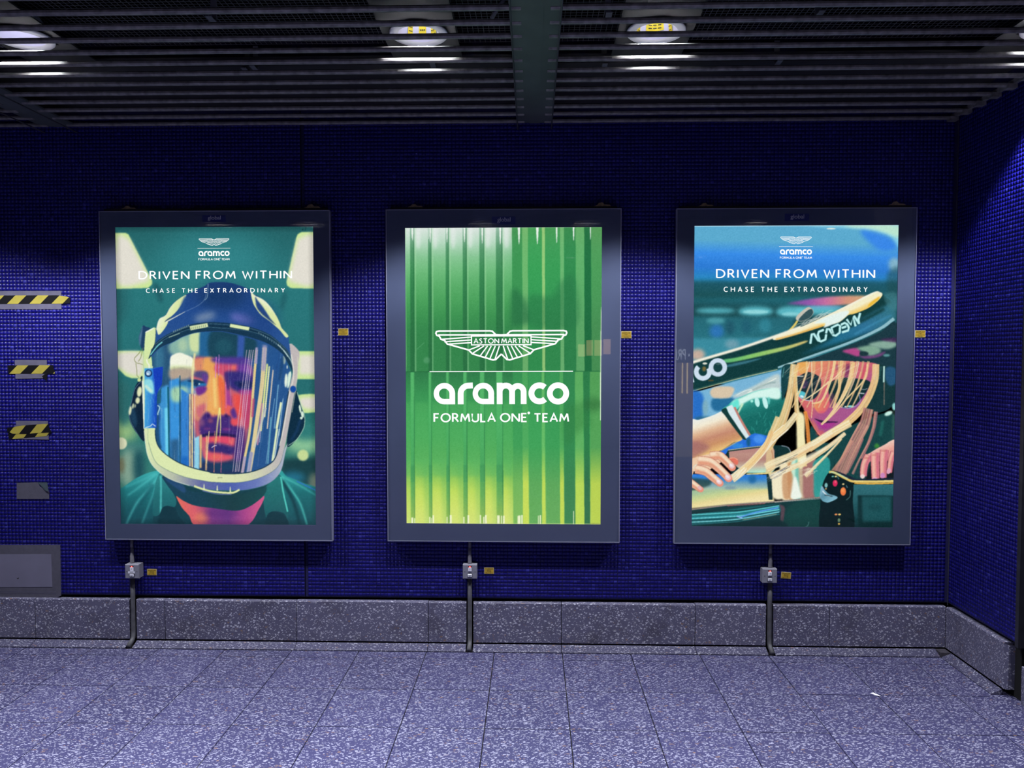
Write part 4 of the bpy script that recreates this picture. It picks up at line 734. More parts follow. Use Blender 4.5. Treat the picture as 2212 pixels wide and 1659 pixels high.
M['metal_trim'] = mat('corner_bead', (.10, .10, .14), .45, metal=.6)

# ------------------------------------------------------------------ mosaic walls
TP = 0.0217; TS = 0.0199                      # tile pitch and tile size
def mosaic(name, a0, a1, z0, z1, to_world, skip=None, seed=1, joint_a=None):
    """glazed squares, each slightly tilted and proud of the grout, joined (too small to pick singly)"""
    rng = np.random.default_rng(seed); A = []; Z = []
    a = a0; i = 0; acs = []
    while a+TP <= a1+1e-6:
        acs.append(a+TP/2); a += TP; i += 1
        if i % 15 == 0: a += .0012
    z = z0; j = 0; zcs = []
    while z+TP <= z1+1e-6:
        zcs.append(z+TP/2); z += TP; j += 1
        if j % 15 == 0: z += .0012
    for zc in zcs:
        for ac in acs:
            if skip and skip(ac, zc): continue
            A.append(ac); Z.append(zc)
    A = np.array(A); Z = np.array(Z); n = len(A)
    A = A+rng.normal(0, .00022, n); Z = Z+rng.normal(0, .00022, n); h = TS/2*rng.uniform(.97, 1.01, n)
    ta = rng.normal(0, .006, n); tz = rng.normal(0, .006, n); d0 = rng.normal(.0008, .00012, n)
    v = np.zeros((n, 8, 3)); sg = [(-1, -1), (1, -1), (1, 1), (-1, 1)]
    for k, (sa, sz) in enumerate(sg):
        v[:, k, 0] = A+sa*h; v[:, k, 1] = -.0004; v[:, k, 2] = Z+sz*h
        hh = h-.0004; v[:, 4+k, 0] = A+sa*hh; v[:, 4+k, 1] = d0+ta*sa*hh+tz*sz*hh; v[:, 4+k, 2] = Z+sz*hh
    fq = np.array([(4, 5, 6, 7), (0, 1, 5, 4), (1, 2, 6, 5), (2, 3, 7, 6), (3, 0, 4, 7)])
    f = (fq[None]+(np.arange(n)*8)[:, None, None]).reshape(-1, 4)
    V = to_world(v.reshape(-1, 3)); me = bpy.data.meshes.new(name)
    me.vertices.add(len(V)); me.vertices.foreach_set('co', V.ravel().astype(np.float32))
    me.loops.add(f.size); me.loops.foreach_set('vertex_index', f.ravel().astype(np.int32))
    me.polygons.add(len(f)); me.polygons.foreach_set('loop_start', (np.arange(len(f))*4).astype(np.int32)); me.update(calc_edges=True)
    at = me.attributes.new('tone', 'FLOAT', 'POINT'); at.data.foreach_set('value', np.repeat(np.where(rng.random(n) < .06, rng.uniform(.6, 1, n), rng.beta(3, 5, n)), 8).astype(np.float32))
    me.materials.append(M['mosaic']); o = bpy.data.objects.new(name, me); col.objects.link(o); o['kind'] = 'stuff'; return o

XL, XR, ZC = -5.4, 2.43, 3.09                 # left end of the built wall, right wall, underside of the slats
TILE_Z0 = 0.302; JOINT_X = -1.375             # movement joint in the tiling
def behind_box(a, z):
    for (px, pz) in P_OUT:
        if px+.05 < a < px+P_W-.05 and pz-P_H+.05 < z < pz-.05: return True
    return abs(a-JOINT_X) < .011 or a > XR-.004
b = MB(); b.box(XL, JOINT_X-.003, .0003, .16, TILE_Z0-.004, 3.75); b.box(JOINT_X+.003, XR+.16, .0003, .16, TILE_Z0-.004, 3.75); b.box(XL, XR+.16, .03, .16, -.05, TILE_Z0-.004, 1); b.box(JOINT_X-.003, JOINT_X+.003, .02, .16, TILE_Z0-.004, 3.75, 1)
wall_back = b.build('wall_back', [M['grout'], M['substrate']]); tag(wall_back, 'long wall of small dark blue mosaic tiles behind the poster cases', kind='structure')
t = mosaic('mosaic_tiles', JOINT_X+.0035-TP*int((JOINT_X-XL)/TP), XR, TILE_Z0, 3.16, lambda q: np.c_[q[:, 0], -q[:, 1], q[:, 2]], behind_box, 2); t.parent = wall_back
WE = -0.625                                   # near end of the right wall
b = MB(); b.box(XR+.0003, XR+.14, WE, .0, TILE_Z0-.004, 3.75); b.box(XR+.03, XR+.14, WE, 0, -.05, TILE_Z0-.004, 1)
wall_right = b.build('wall_right', [M['grout'], M['substrate']]); tag(wall_right, 'short blue mosaic return wall at the right end', kind='structure')
t = mosaic('mosaic_tiles', .004, -WE-.012, TILE_Z0, 3.16, lambda q: np.c_[XR-q[:, 1], -q[:, 0], q[:, 2]], None, 7); t.parent = wall_right
tag(MB().box(XR-.006, XR+.14, WE-.022, WE+.004, .28, 3.6).build('trim_1', mat('dark_end_trim', (.02, .02, .03), .6, var=.3)), kind='structure')
tag(MB().box(XR-.0045, XR-.0005, -.0045, -.0005, TILE_Z0-.02, 3.1).build('trim_2', M['metal_trim']), kind='structure')
b = MB(); b.add([(2.456,-.655,-.05),(2.374,-1.05,-.05),(2.8,-1.1,-.05),(2.8,-.655,-.05),(2.456,-.655,3.6),(2.374,-1.05,3.6),(2.8,-1.1,3.6),(2.8,-.655,3.6)], [(0,1,5,4),(1,2,6,5),(2,3,7,6),(3,0,4,7),(4,5,6,7),(3,2,1,0)])
tag(b.build('wall_right_2', mat('unlit_pier', (.008, .008, .02), .7, var=.3)), kind='structure')

# ------------------------------------------------------------------ floor
FE = 0.0778                                    # floor starts at the toe of the skirting
floor = MB().box(-7, 4.5, -10.2, .05, -.08, -.010).build('floor', M['joint']); tag(floor, 'speckled lavender terrazzo floor laid in square tiles', kind='structure')
def slab(w, d, h, c):
    b = MB(); o = [(-w/2,-d/2),(w/2,-d/2),(w/2,d/2),(-w/2,d/2)]
    vs = [(x, y, -h) for x, y in o]+[(x, y, -c) for x, y in o]+[(x-math.copysign(c, x), y-math.copysign(c, y), 0) for x, y in o]
    fs = [(8,9,10,11)]
    for k in range(4): n = (k+1) % 4; fs += [(k, n, 4+n, 4+k), (4+k, 4+n, 8+n, 8+k)]
    return b.add(vs, fs)
TW = 0.400; GAP = 0.0046
tile_me = slab(TW-GAP, TW-GAP, .010, .0008).mesh('floor_tile', M['floor']); strip_me = slab(TW-GAP, .0977-GAP, .010, .0008).mesh('floor_tile_strip', M['floor'])
X0 = -0.2348
rr = random.Random(8)
for i in range(-13, 9):
    xc = X0+TW*(i+.5)
    if xc-TW/2 < XR-.06+.2: link('floor_tile', strip_me, floor, (xc, -FE-.0977/2, 0))
    for j in range(9):
        link('floor_tile', tile_me, floor, (xc, -FE-.0977-TW*(j+.5), rr.uniform(-.0005, .0004)))
b = MB()
for i in range(-16, 12):
    for j in range(9, 24):
        x = X0+TW*(i+.5); y = -FE-.0977-TW*(j+.5); b.box(x-.1984, x+.1984, y-.1984, y+.1984, -.008, 0)
o = b.build('floor_tiles_beyond', M['floor'], floor, fix=False); o['kind'] = 'stuff'

# ------------------------------------------------------------------ skirting
SK_T, SK_B = .279, .036
def skirt_prof(): return [(.028, SK_B), (-.019, SK_B), (-.022, SK_B+.003), (-.022, SK_T-.006), (-.017, SK_T), (.028, SK_T)]
def toe_prof(): return [(-.0225, 0.0), (-FE+.001, 0.0), (-FE+.001, .005), (-FE+.008, .010), (-.036, .022), (-.027, .0285), (-.0225, .0295)]
base = empty('baseboard_back', (-1.5, 0, 0)); tag(base, 'grey speckled terrazzo skirting along the long wall', kind='structure')
MB().box(XL, XR, .0285, .03, 0, TILE_Z0).build('backing', M['black'], base)
SLOTS = [(-2.416, .021), (-.383, .021), (1.386, .021)]      # the conduits run down through notches
joints = [-5.39, -4.60, -3.81, -3.016, -2.221, -1.422, -.631, .161, .950, 1.735, XR-.022]
def pieces(x0, x1):
    out = []; x = x0
    for c, h in SLOTS:
        if x0 < c < x1: out.append((x, c-h)); x = c+h
    return out+[(x, x1)]
for k in range(len(joints)-1):
    dz = rr.uniform(-.002, .002)
    for x0, x1 in pieces(joints[k]+.0018, joints[k+1]-.0018):
        b = MB(); p = [(y, z+(dz if z > .1 else 0)) for y, z in skirt_prof()]; b.extrude_x(p, x0, x1); b.build('skirting_slab', M['skirt'], base)
        MB().extrude_x(toe_prof(), x0, min(x1, XR-.08)).build('skirting_toe', M['toe'], base)
base_r = empty('baseboard_right', (XR, -.3, 0)); tag(base_r, 'short terrazzo skirting turning the corner at the right', kind='structure')
b = MB(); y0, y1 = -.024, -.575
b.extrude_y([(XR+p[0], p[1]) for p in skirt_prof()], y1+.012, y0); b.add([(XR-.022,y1+.012,SK_B),(XR-.004,y1,SK_B),(XR+.028,y1,SK_B),(XR-.022,y1+.012,SK_T-.006),(XR-.004,y1,SK_T-.012),(XR+.028,y1,SK_T-.012)], [(0,1,4,3),(1,2,5,4)])
b.build('skirting_slab', M['skirt'], base_r, fix=False)
MB().extrude_y([(XR+p[0], p[1]) for p in toe_prof()], y1+.02, -.088).build('skirting_toe', M['toe'], base_r)
MB().box(XR-.078, XR-.021, -.079, -.02, 0, .028).build('corner_block', mat('dark_corner', (.05, .045, .06), .8, var=.4, vscale=40), base_r)  # corner block in a darker, mottled tone
MB().box(XR+.0285, XR+.03, WE, 0, 0, TILE_Z0).build('backing', M['black'], base_r)
b = MB(); b.add([(2.442,-.652,0),(2.360,-1.05,0),(2.454,-.652,0),(2.372,-1.05,0),(2.442,-.652,.19),(2.360,-1.05,.19),(2.454,-.652,.19),(2.372,-1.05,.19)], [(0,1,5,4),(4,5,7,6),(0,4,6,2)])
base_r2 = b.build('baseboard_right_2', M['skirt'], fix=False); tag(base_r2, kind='structure')

# ------------------------------------------------------------------ slatted ceiling
ceiling = MB().box(-7, 4.5, -10.2, .1, 3.66, 3.74).build('ceiling', M['soffit']); tag(ceiling, 'dark open ceiling of parallel metal slats under black void', kind='structure')
SP = 0.1291; SY0 = -0.030
def slat_mesh(L, k):
    prof = [(.0135*math.cos(q), .0115+.0115*math.sin(q)) for q in [math.pi/8+math.pi/4*i for i in range(8)]]
    return MB().extrude_x(prof, -L/2, L/2).mesh('ceiling_slat_%d' % k, M['slat'])
RAILS = [-2.805, -.0025]
spans = [(XL+.02, RAILS[0]-.058), (RAILS[0]+.058, RAILS[1]-.058), (RAILS[1]+.058, XR-.05)]
sm = [slat_mesh(b_-a_, i) for i, (a_, b_) in enumerate(spans)]
for k in range(50):
    for i, (a_, b_) in enumerate(spans):
        o = link('slat', sm[i], ceiling, ((a_+b_)/2, SY0-SP*k+rr.uniform(-.002, .002), ZC+rr.uniform(-.0012, .0012)))
for rx in RAILS:
    b = MB(); b.box(rx-.058, rx+.058, -6.4, -.012, ZC+.006, ZC+.020); b.box(rx-.031, rx+.031, -6.4, -.012, ZC+.0035, ZC+.0055)
    o = b.build('carrier_rail', M['rail'], ceiling)
    for k in range(49):
        y = SY0-SP*(k+.5)
        for s in (-1, 1):
            MB().box(*sorted((rx+s*.058, rx+s*.104)), y-.046, y+.046, ZC+.006, ZC+.016).build('rail_tooth', M['rail'], o) if k < 14 else None
    for s in (-1, 1): MB().tube([(rx+s*.098, .0, ZC-.026), (rx+s*.098, -6.4, ZC-.026)], .0040, 8).build('hanging_rod', M['rod'], ceiling)
b = MB(); b.box(XR-.05, XR-.03, -6.4, -.012, ZC+.012, ZC+.034)
edge = b.build('edge_channel', M['slat'], ceiling)
for k in range(14): MB().box(XR-.075, XR-.028, SY0-SP*k-.02, SY0-SP*k+.02, ZC-.008, ZC+.014).build('slat_end_cap', M['slat'], edge)
MB().box(XL, XR, -.62, -.002, ZC+.115, ZC+.16).build('bulkhead', M['bulkhead'], ceiling)
MB().box(XL, XR, -1.72, -1.62, ZC+.14, ZC+.2).build('channel_beam', M['bulkhead'], ceiling)
b = MB(); zm = ZC+.215
LAMPS_X = [-4.20, -3.30, -2.36, -.53, .54, 2.30]; LAMP_Y = [-.975, -3.50, -6.10]; LZ = ZC+.112
def solid(x, y): return any(abs(x-lx) < .19 for lx in LAMPS_X) and -1.6 < y
x = XL
while x < XR: b.box(x-.0011, x+.0011, -3.3, -.63, zm, zm+.0022); x += .0255
y = -.63
while y > -3.3: b.box(XL, XR, y-.0011, y+.0011, zm+.002, zm+.0042); y -= .0255
o = b.build('wire_mesh', M['wire'], ceiling, fix=False); o['kind'] = 'stuff'
for lx in LAMPS_X:
    b = MB(); z0 = LZ+.012; r_ = .104; n = 40
    for (x0_, x1_, y0_, y1_) in ((lx-.17, lx+.17, LAMP_Y[0]-.45, LAMP_Y[0]-.105), (lx-.17, lx+.17, LAMP_Y[0]+.105, LAMP_Y[0]+.30), (lx-.17, lx-.105, LAMP_Y[0]-.105, LAMP_Y[0]+.105), (lx+.105, lx+.17, LAMP_Y[0]-.105, LAMP_Y[0]+.105)):
        b.box(x0_, x1_, y0_, y1_, z0, z0+.006)
    b.build('lamp_plate', M['plate'], ceiling)
for px, py in ((456, 42), (530, 152), (1315, 34), (1772, 30), (1682, 136), (548, 147), (935, 142), (1306, 143)):
    c = wp(px, py, 2, ZC+.10); b = MB(); b.box(c[0]-.013, c[0]+.013, c[1]-.03, c[1]+.03, c[2], c[2]+.004); b.box(c[0]-.013, c[0]+.013, c[1]+.026, c[1]+.03, c[2], c[2]+.12); b.build('hanger_bracket', M['bracket'], ceiling)
c0, c1 = wp(1092, -6, 2, ZC+.16), wp(1062, 40, 2, ZC+.10)
MB().tube([c0, (c0+c1)/2+np.array([0, 0, .004]), c1], .009, 10).build('ceiling_cable', M['bracket'], ceiling, smooth=True)

# the far side of the concourse, behind the camera
tag(MB().box(-7, 4.5, -10.2, -10.0, 0, 3.7).build('wall_opposite', mat('unlit_far_wall', (.02, .02, .05), .8, var=.3)), 'dark wall on the far side of the concourse', kind='structure')

# ------------------------------------------------------------------ ceiling downlights
M['ring'] = mat('brushed_lamp_ring', (.72, .72, .74), .5)
M['reflector'] = mat('white_reflector', (.74, .73, .88), .3)
M['tube'] = emission_mat('lamp_tube_glow', (.93, .94, 1.0), 4.5)
M['yellow_label'] = mat('yellow_lamp_label', (.90, .72, .03), .6)
M['ink'] = mat('black_ink', (.01, .01, .01), .7)
def downlight(x, y, label, stickers):
    root = empty('downlight', (x, y, LZ)); tag(root, label, 'ceiling light', 'recessed downlights above the slats')
    MB().lathe([(.094, LZ+.010), (.094, LZ-.001), (.100, LZ-.005), (.128, LZ-.004), (.132, LZ), (.132, LZ+.006), (.094, LZ+.010)], x, y).build('trim_ring', M['ring'], root, smooth=True)
    MB().lathe([(.094, LZ+.004), (.092, LZ+.035), (.084, LZ+.085), (.065, LZ+.115), (.0, LZ+.125)], x, y).build('reflector', M['reflector'], root, smooth=True, fix=False)
    tb = MB().tube([(x-.055, y+.012, LZ+.085), (x+.055, y+.012, LZ+.085)], .013, 12); tb.build('lamp_tube', M['tube'], root, smooth=True)
    for ang, w, zc, hgt in stickers:
        b = MB(); n = 5; r = .0885; vs = []
        for k in range(n):
            q = ang+w*(k/(n-1)-.5); vs += [(x+(r)*math.cos(q), y+(r)*math.sin(q), LZ+zc-hgt/2), (x+(r-.005)*math.cos(q), y+(r-.005)*math.sin(q), LZ+zc+hgt/2)]
        b.add(vs, [(2*k, 2*k+2, 2*k+3, 2*k+1) for k in range(n-1)]); s = b.build('warning_label', M['yellow_label'], root, fix=False)
        t = MB()
        for row in range(3):
            for k in range(3):
                q = ang+w*((k-1)*.27); z = LZ+zc+hgt*(.28-.28*row); rr2 = r-.0028-.005*(.78-.28*row)
                t.add([(x+rr2*math.cos(q-w*.1), y+rr2*math.sin(q-w*.1), z-hgt*.04), (x+rr2*math.cos(q+w*.1), y+rr2*math.sin(q+w*.1), z-hgt*.04), (x+rr2*math.cos(q+w*.1), y+rr2*math.sin(q+w*.1), z+hgt*.04), (x+rr2*math.cos(q-w*.1), y+rr2*math.sin(q-w*.1), z+hgt*.04)], [(0, 1, 2, 3)])
        t.build('label_print', M['ink'], s, fix=False)
    ld = bpy.data.lights.new('downlight_beam', 'SPOT'); ld.energy = LAMP_WATTS; ld.color = LAMP_COLOR; ld.spot_size = math.radians(102); ld.spot_blend = .38; ld.shadow_soft_size = .05
    lo = bpy.data.objects.new('downlight_beam', ld); col.objects.link(lo); lo.parent = root; lo.location = (0, 0, .012)
    return root
up = math.pi/2
near = ['downlight above the slats over the helmet poster corner, beyond the second rail', 'downlight above the slats at the far left edge, no yellow stickers', 'downlight just left of the middle rail, three yellow strips in its bowl', 'downlight just right of the middle rail, broad yellow label in its bowl', 'downlight above the slats at the far right edge']
stk = {2: [(up+.62, .28, .045, .06), (up-.05, .40, .055, .07), (up-.75, .40, .045, .06)], 3: [(up+.95, .30, .045, .06), (up-.1, .95, .065, .05), (up-1.0, .24, .045, .06)]}
xs = LAMPS_X[1:]
for i, x in enumerate(xs): downlight(x, LAMP_Y[0], near[i], stk.get(i, []))
for r, nm in ((1, 'second lamp row from the posters'), (2, 'third lamp row from the posters')):
    for i, x in enumerate(xs): downlight(x, LAMP_Y[r], 'bare downlight, %s from the left in the %s' % (['first', 'second', 'third', 'fourth', 'fifth'][i], nm), [])

# ------------------------------------------------------------------ lettering made of flat shapes
def text_mesh(s, spacing=1.0, bold=0.0):
    cu = bpy.data.curves.new('t', 'FONT'); cu.body = s; cu.space_character = spacing; cu.offset = bold; cu.resolution_u = 4
    o = bpy.data.objects.new('t', cu); col.objects.link(o); dg = bpy.context.evaluated_depsgraph_get(); dg.update()
    me = bpy.data.meshes.new_from_object(o.evaluated_get(dg)); bpy.data.objects.remove(o); bpy.data.curves.remove(cu)
    v = np.zeros(len(me.vertices)*3); me.vertices.foreach_get('co', v); v = v.reshape(-1, 3)[:, :2]
    f = [tuple(p.vertices) for p in me.polygons]; bpy.data.meshes.remove(me)
    return v, f
def ribbon(path, w, closed=False):
    p = np.asarray(path, float); n = len(p); L = []; R = []
    for i in range(n):
        a = p[i-1] if (closed or i > 0) else None; c = p[(i+1) % n] if (closed or i < n-1) else None; q = p[i]
        d1 = (q-a)/np.linalg.norm(q-a) if a is not None else None; d2 = (c-q)/np.linalg.norm(c-q) if c is not None else None
        if d1 is None: d1 = d2
        if d2 is None: d2 = d1
        n1 = np.array([-d1[1], d1[0]]); n2 = np.array([-d2[1], d2[0]]); m = n1+n2; m /= np.linalg.norm(m)+1e-9; k = min(1/max(m@n1, .35), 2.2)
        L.append(q+m*k*w/2); R.append(q-m*k*w/2)
    v = np.array(L+R); f = [(i, (i+1) % n, n+(i+1) % n, n+i) for i in range(n if closed else n-1)]
    return v, f
def ring(outer, inner):
    n = len(outer); return np.r_[np.asarray(outer, float), np.asarray(inner, float)], [(i, (i+1) % n, n+(i+1) % n, n+i) for i in range(n)]
def arc(cx, cy, r, a0, a1, n=14, ry=None):
    return [(cx+r*math.cos(math.radians(q)), cy+(ry or r)*math.sin(math.radians(q))) for q in np.linspace(a0, a1, n)]
def ell_pts(cx, cy, rx, ry, a0, a1, n=16): return [(cx+rx*math.cos(math.radians(q)), cy+ry*math.sin(math.radians(q))) for q in np.linspace(a0, a1, n)]
GLYPH = {'A': (.72, [[(0,0),(.36,1),(.72,0)], [(.12,.32),(.60,.32)]]), 'C': (.68, [ell_pts(.42,.5,.42,.5,52,308,22)]), 'D': (.74, [[(0,0),(0,1),(.26,1)]+ell_pts(.26,.5,.48,.5,86,-86,16)+[(.26,0),(0,0)]]),
 'E': (.46, [[(.46,1),(0,1),(0,0),(.47,0)], [(0,.53),(.41,.53)]]), 'F': (.44, [[(.45,1),(0,1),(0,0)], [(0,.52),(.39,.52)]]), 'H': (.68, [[(0,0),(0,1)], [(.68,0),(.68,1)], [(0,.52),(.68,.52)]]),
 'I': (.0, [[(0,0),(0,1)]]), 'L': (.43, [[(0,1),(0,0),(.43,0)]]), 'M': (.86, [[(0,0),(.11,1)], [(.11,1),(.43,.26),(.75,1)], [(.75,1),(.86,0)]]), 'N': (.70, [[(0,0),(0,1)], [(0,1),(.70,0)], [(.70,0),(.70,1)]]),
 'O': (.88, [ell_pts(.44,.5,.44,.5,0,360,33)]), 'R': (.55, [[(0,0),(0,1),(.22,1)]+ell_pts(.22,.745,.24,.255,88,-88,12)+[(.22,.49),(0,.49)], [(.24,.49),(.55,0)]]),
 'S': (.46, [[tuple(q) for q in smooth_path([(.42,.90),(.27,.99),(.10,.94),(.04,.77),(.14,.60),(.33,.46),(.42,.27),(.36,.07),(.19,.0),(.0,.09)], False, 5)]]), 'T': (.62, [[(0,1),(.62,1)], [(.31,1),(.31,0)]]),
 'U': (.62, [[(0,1),(0,.32)]+ell_pts(.31,.32,.31,.32,180,360,14)+[(.62,1)]]), 'V': (.68, [[(0,1),(.34,0),(.68,1)]]), 'W': (1.02, [[(0,1),(.26,0),(.51,.86),(.76,0),(1.02,1)]]), 'X': (.62, [[(0,0),(.62,1)], [(0,1),(.62,0)]]), 'Y': (.62, [[(0,1),(.31,.48),(.62,1)], [(.31,.50),(.31,0)]])}
def words(txt, weight, track, space):
    """flared capitals drawn as strokes; one shape list per word, laid out on one line"""
    out = []; x = 0.0
    for w in txt.split(' '):
        S = []
        for ch in w:
            adv, st = GLYPH[ch]
            for q in st: v, f = ribbon([(x+a, b_) for a, b_ in q], weight); S.append((v, f))
            x += adv+weight+track
        out.append(S); x += space
    allv = np.concatenate([v for S in out for v, f in S]); return out, allv.min(0), allv.max(0)
def words_px(txt, box, weight, track, space):
    ws, lo, hi = words(txt, weight, track, space); g = lambda v: np.c_[box[0]+(v[:, 0]-lo[0])/(hi[0]-lo[0])*(box[1]-box[0]), box[3]-(v[:, 1]-lo[1])/(hi[1]-lo[1])*(box[3]-box[2])]
    return [[(g(v), f) for v, f in S] for S in ws]
def wings():
    """winged badge in enlargement coordinates (y grows downwards), 1079 is its axis"""
    S = []; ax = 1079
    half = [(1079,1203),(1030,1200),(1018,1188),(1000,1170),(978,1166),(528,1166),(505,1172),(500,1186),(508,1204),(530,1212),(546,1240),(578,1250),(600,1281),(790,1335),(822,1368),(852,1378),(1005,1424),(1030,1420),(1079,1372)]
    for m in (1, -1):
        F = lambda q: [(ax+m*(x-ax), y) for x, y in q]
        S.append(ribbon(F(half), 14)); S.append(ribbon(F([(520,1201),(1030,1201)]), 13))
        for q in ([(545,1240),(812,1221)],[(575,1262),(812,1246)],[(600,1283),(812,1270)],[(792,1335),(888,1298)],[(820,1368),(925,1300)],[(892,1387),(957,1300)],[(938,1398),(990,1300)],[(978,1412),(1026,1300)],[(1022,1420),(1062,1300)]): S.append(ribbon(F(q), 11))
    S.append(ribbon([(816,1212),(1342,1212),(1342,1290),(816,1290)], 10, True))
    for w in words_px('ASTON MARTIN', (834, 1322, 1228, 1279), .17, .10, .26): S += w
    return S
def wordmark():
    """rounded lower-case word in enlargement coordinates of the lower crop"""
    S = []; oy = 1515.6
    def bowl(cx, r, n=30): return [(cx+r, 205+r)]+[(cx+.02*r, 205+r)]+arc(cx, 205, r, 92, 358, n)
    for cx in (574, 919): S.append(ring(bowl(cx, 95), [(cx+44, 252)]+[(cx, 252)]+arc(cx-2, 206, 46, 92, 358, 30)))
    S.append(ribbon([(718,300)]+arc(788, 205, 70, 180, 262, 10)+[(826,133)], 52))
    S.append(ribbon([(1063,300),(1063,200)]+arc(1118, 190, 55, 180, 360, 14)+[(1173,300)], 51)); S.append(ribbon([(1173,300),(1173,200)]+arc(1224, 190, 51, 180, 360, 14)+[(1275,300)], 51)); S.append(ribbon([(1063,300),(1063,110)], 51))
    S.append(ribbon(arc(1415, 205, 71, 46, 312, 30), 52)); S.append(ring(arc(1579, 206, 98, 0, 352, 44), arc(1579, 206, 47, 0, 352, 44)))
    return [(np.c_[v[:, 0], v[:, 1]+oy], f) for v, f in S]
def e2p(v): return np.c_[820+v[:, 0]/4.0963, 430+v[:, 1]/4.0963]
def fit_px(v, box):
    """scale shape (y up) into a photo-pixel box x0 x1 y0 y1"""
    lo, hi = v.min(0), v.max(0); u = (v-lo)/(hi-lo); return np.c_[box[0]+u[:, 0]*(box[1]-box[0]), box[3]-u[:, 1]*(box[3]-box[2])]
def flat_shapes(name, shapes, k, y, m, parent):
    """shapes in photo pixels on case k, laid on its print at depth y"""
    Hm = homography(QUADS[k], [(0, 1), (1, 1), (1, 0), (0, 0)]); x0, x1, z0, z1 = opening(k); b = MB()
    for v, f in shapes:
        q = np.c_[v, np.ones(len(v))] @ Hm.T; q = q[:, :2]/q[:, 2:]
        b.add([(x0+(x1-x0)*u, y, z0+(z1-z0)*w) for u, w in q], f)
    return b.build(name, m, parent, fix=False)
M['print'] = print_mat('backlit_print', 1.0)
M['glow_white'] = emission_mat('backlit_white_ink', (1.0, 1.0, 1.0), 1.15, False)
M['soft_white'] = emission_mat('backlit_pale_ink', (.86, .90, .88), 1.0, False)
M['glass'] = glass_mat('clear_glass')
M['bezel'] = mat('blue_grey_bezel', (.072, .088, .158), .6, spec=.2, var=.04, vscale=4)
M['case'] = mat('dark_case', (.05, .055, .085), .5)
M['top_black'] = mat('black_top_strip', (.006, .006, .008), .9)
M['rim'] = mat('thin_metal_rim', (.22, .23, .32), .45)
M['badge'] = mat('navy_badge', (.012, .022, .16), .5)
M['badge_ink'] = mat('grey_badge_ink', (.62, .62, .68), .6)
M['tape_scrap'] = mat('brown_tape_scrap', (.16, .11, .06), .6, var=.4, vscale=60)

WING, WORD = wings(), wordmark()
def logo_block(k, root, mp):
    """badge, rule, word and line under it; mp maps middle-poster pixels to this poster's pixels"""
    g = lambda S: [(mp(e2p(v)), f) for v, f in S]
    flat_shapes('winged_badge', g(WING), k, SHEET-.0016, M['glow_white'], root)
    flat_shapes('rule_line', g([ribbon([(443,1526),(1712,1526)], 8)]), k, SHEET-.0016, M['glow_white'], root)
    for grp in (WORD[0:1], WORD[2:3], WORD[1:2], WORD[3:6], WORD[6:7], WORD[7:8]): flat_shapes('wordmark_letter', g(grp), k, SHEET-.0016, M['glow_white'], root)
    S = words_px('FORMULA ONE', (936.2, 1137.5, 890.3, 912.2), .175, .10, .30)+words_px('TEAM', (1154.5, 1229.3, 890.8, 912.5), .175, .10, .3)
    for w in S: flat_shapes('team_word', [(mp(v), f) for v, f in w], k, SHEET-.0016, M['glow_white'], root)
    flat_shapes('mark_dot', [(mp(e2p(np.array(arc(1320, 378+1515.6, 12, 0, 340, 12)))), [tuple(range(12))])], k, SHEET-.0016, M['glow_white'], root)
def mp_box(x0, x1, y0, y1):
    """map the middle poster's logo extent (941.3..1226, 713..912.5) into a smaller one"""
    return lambda p: np.c_[x0+(p[:, 0]-937)/(1229.4-937)*(x1-x0), y0+(p[:, 1]-713)/(912.5-713)*(y1-y0)]

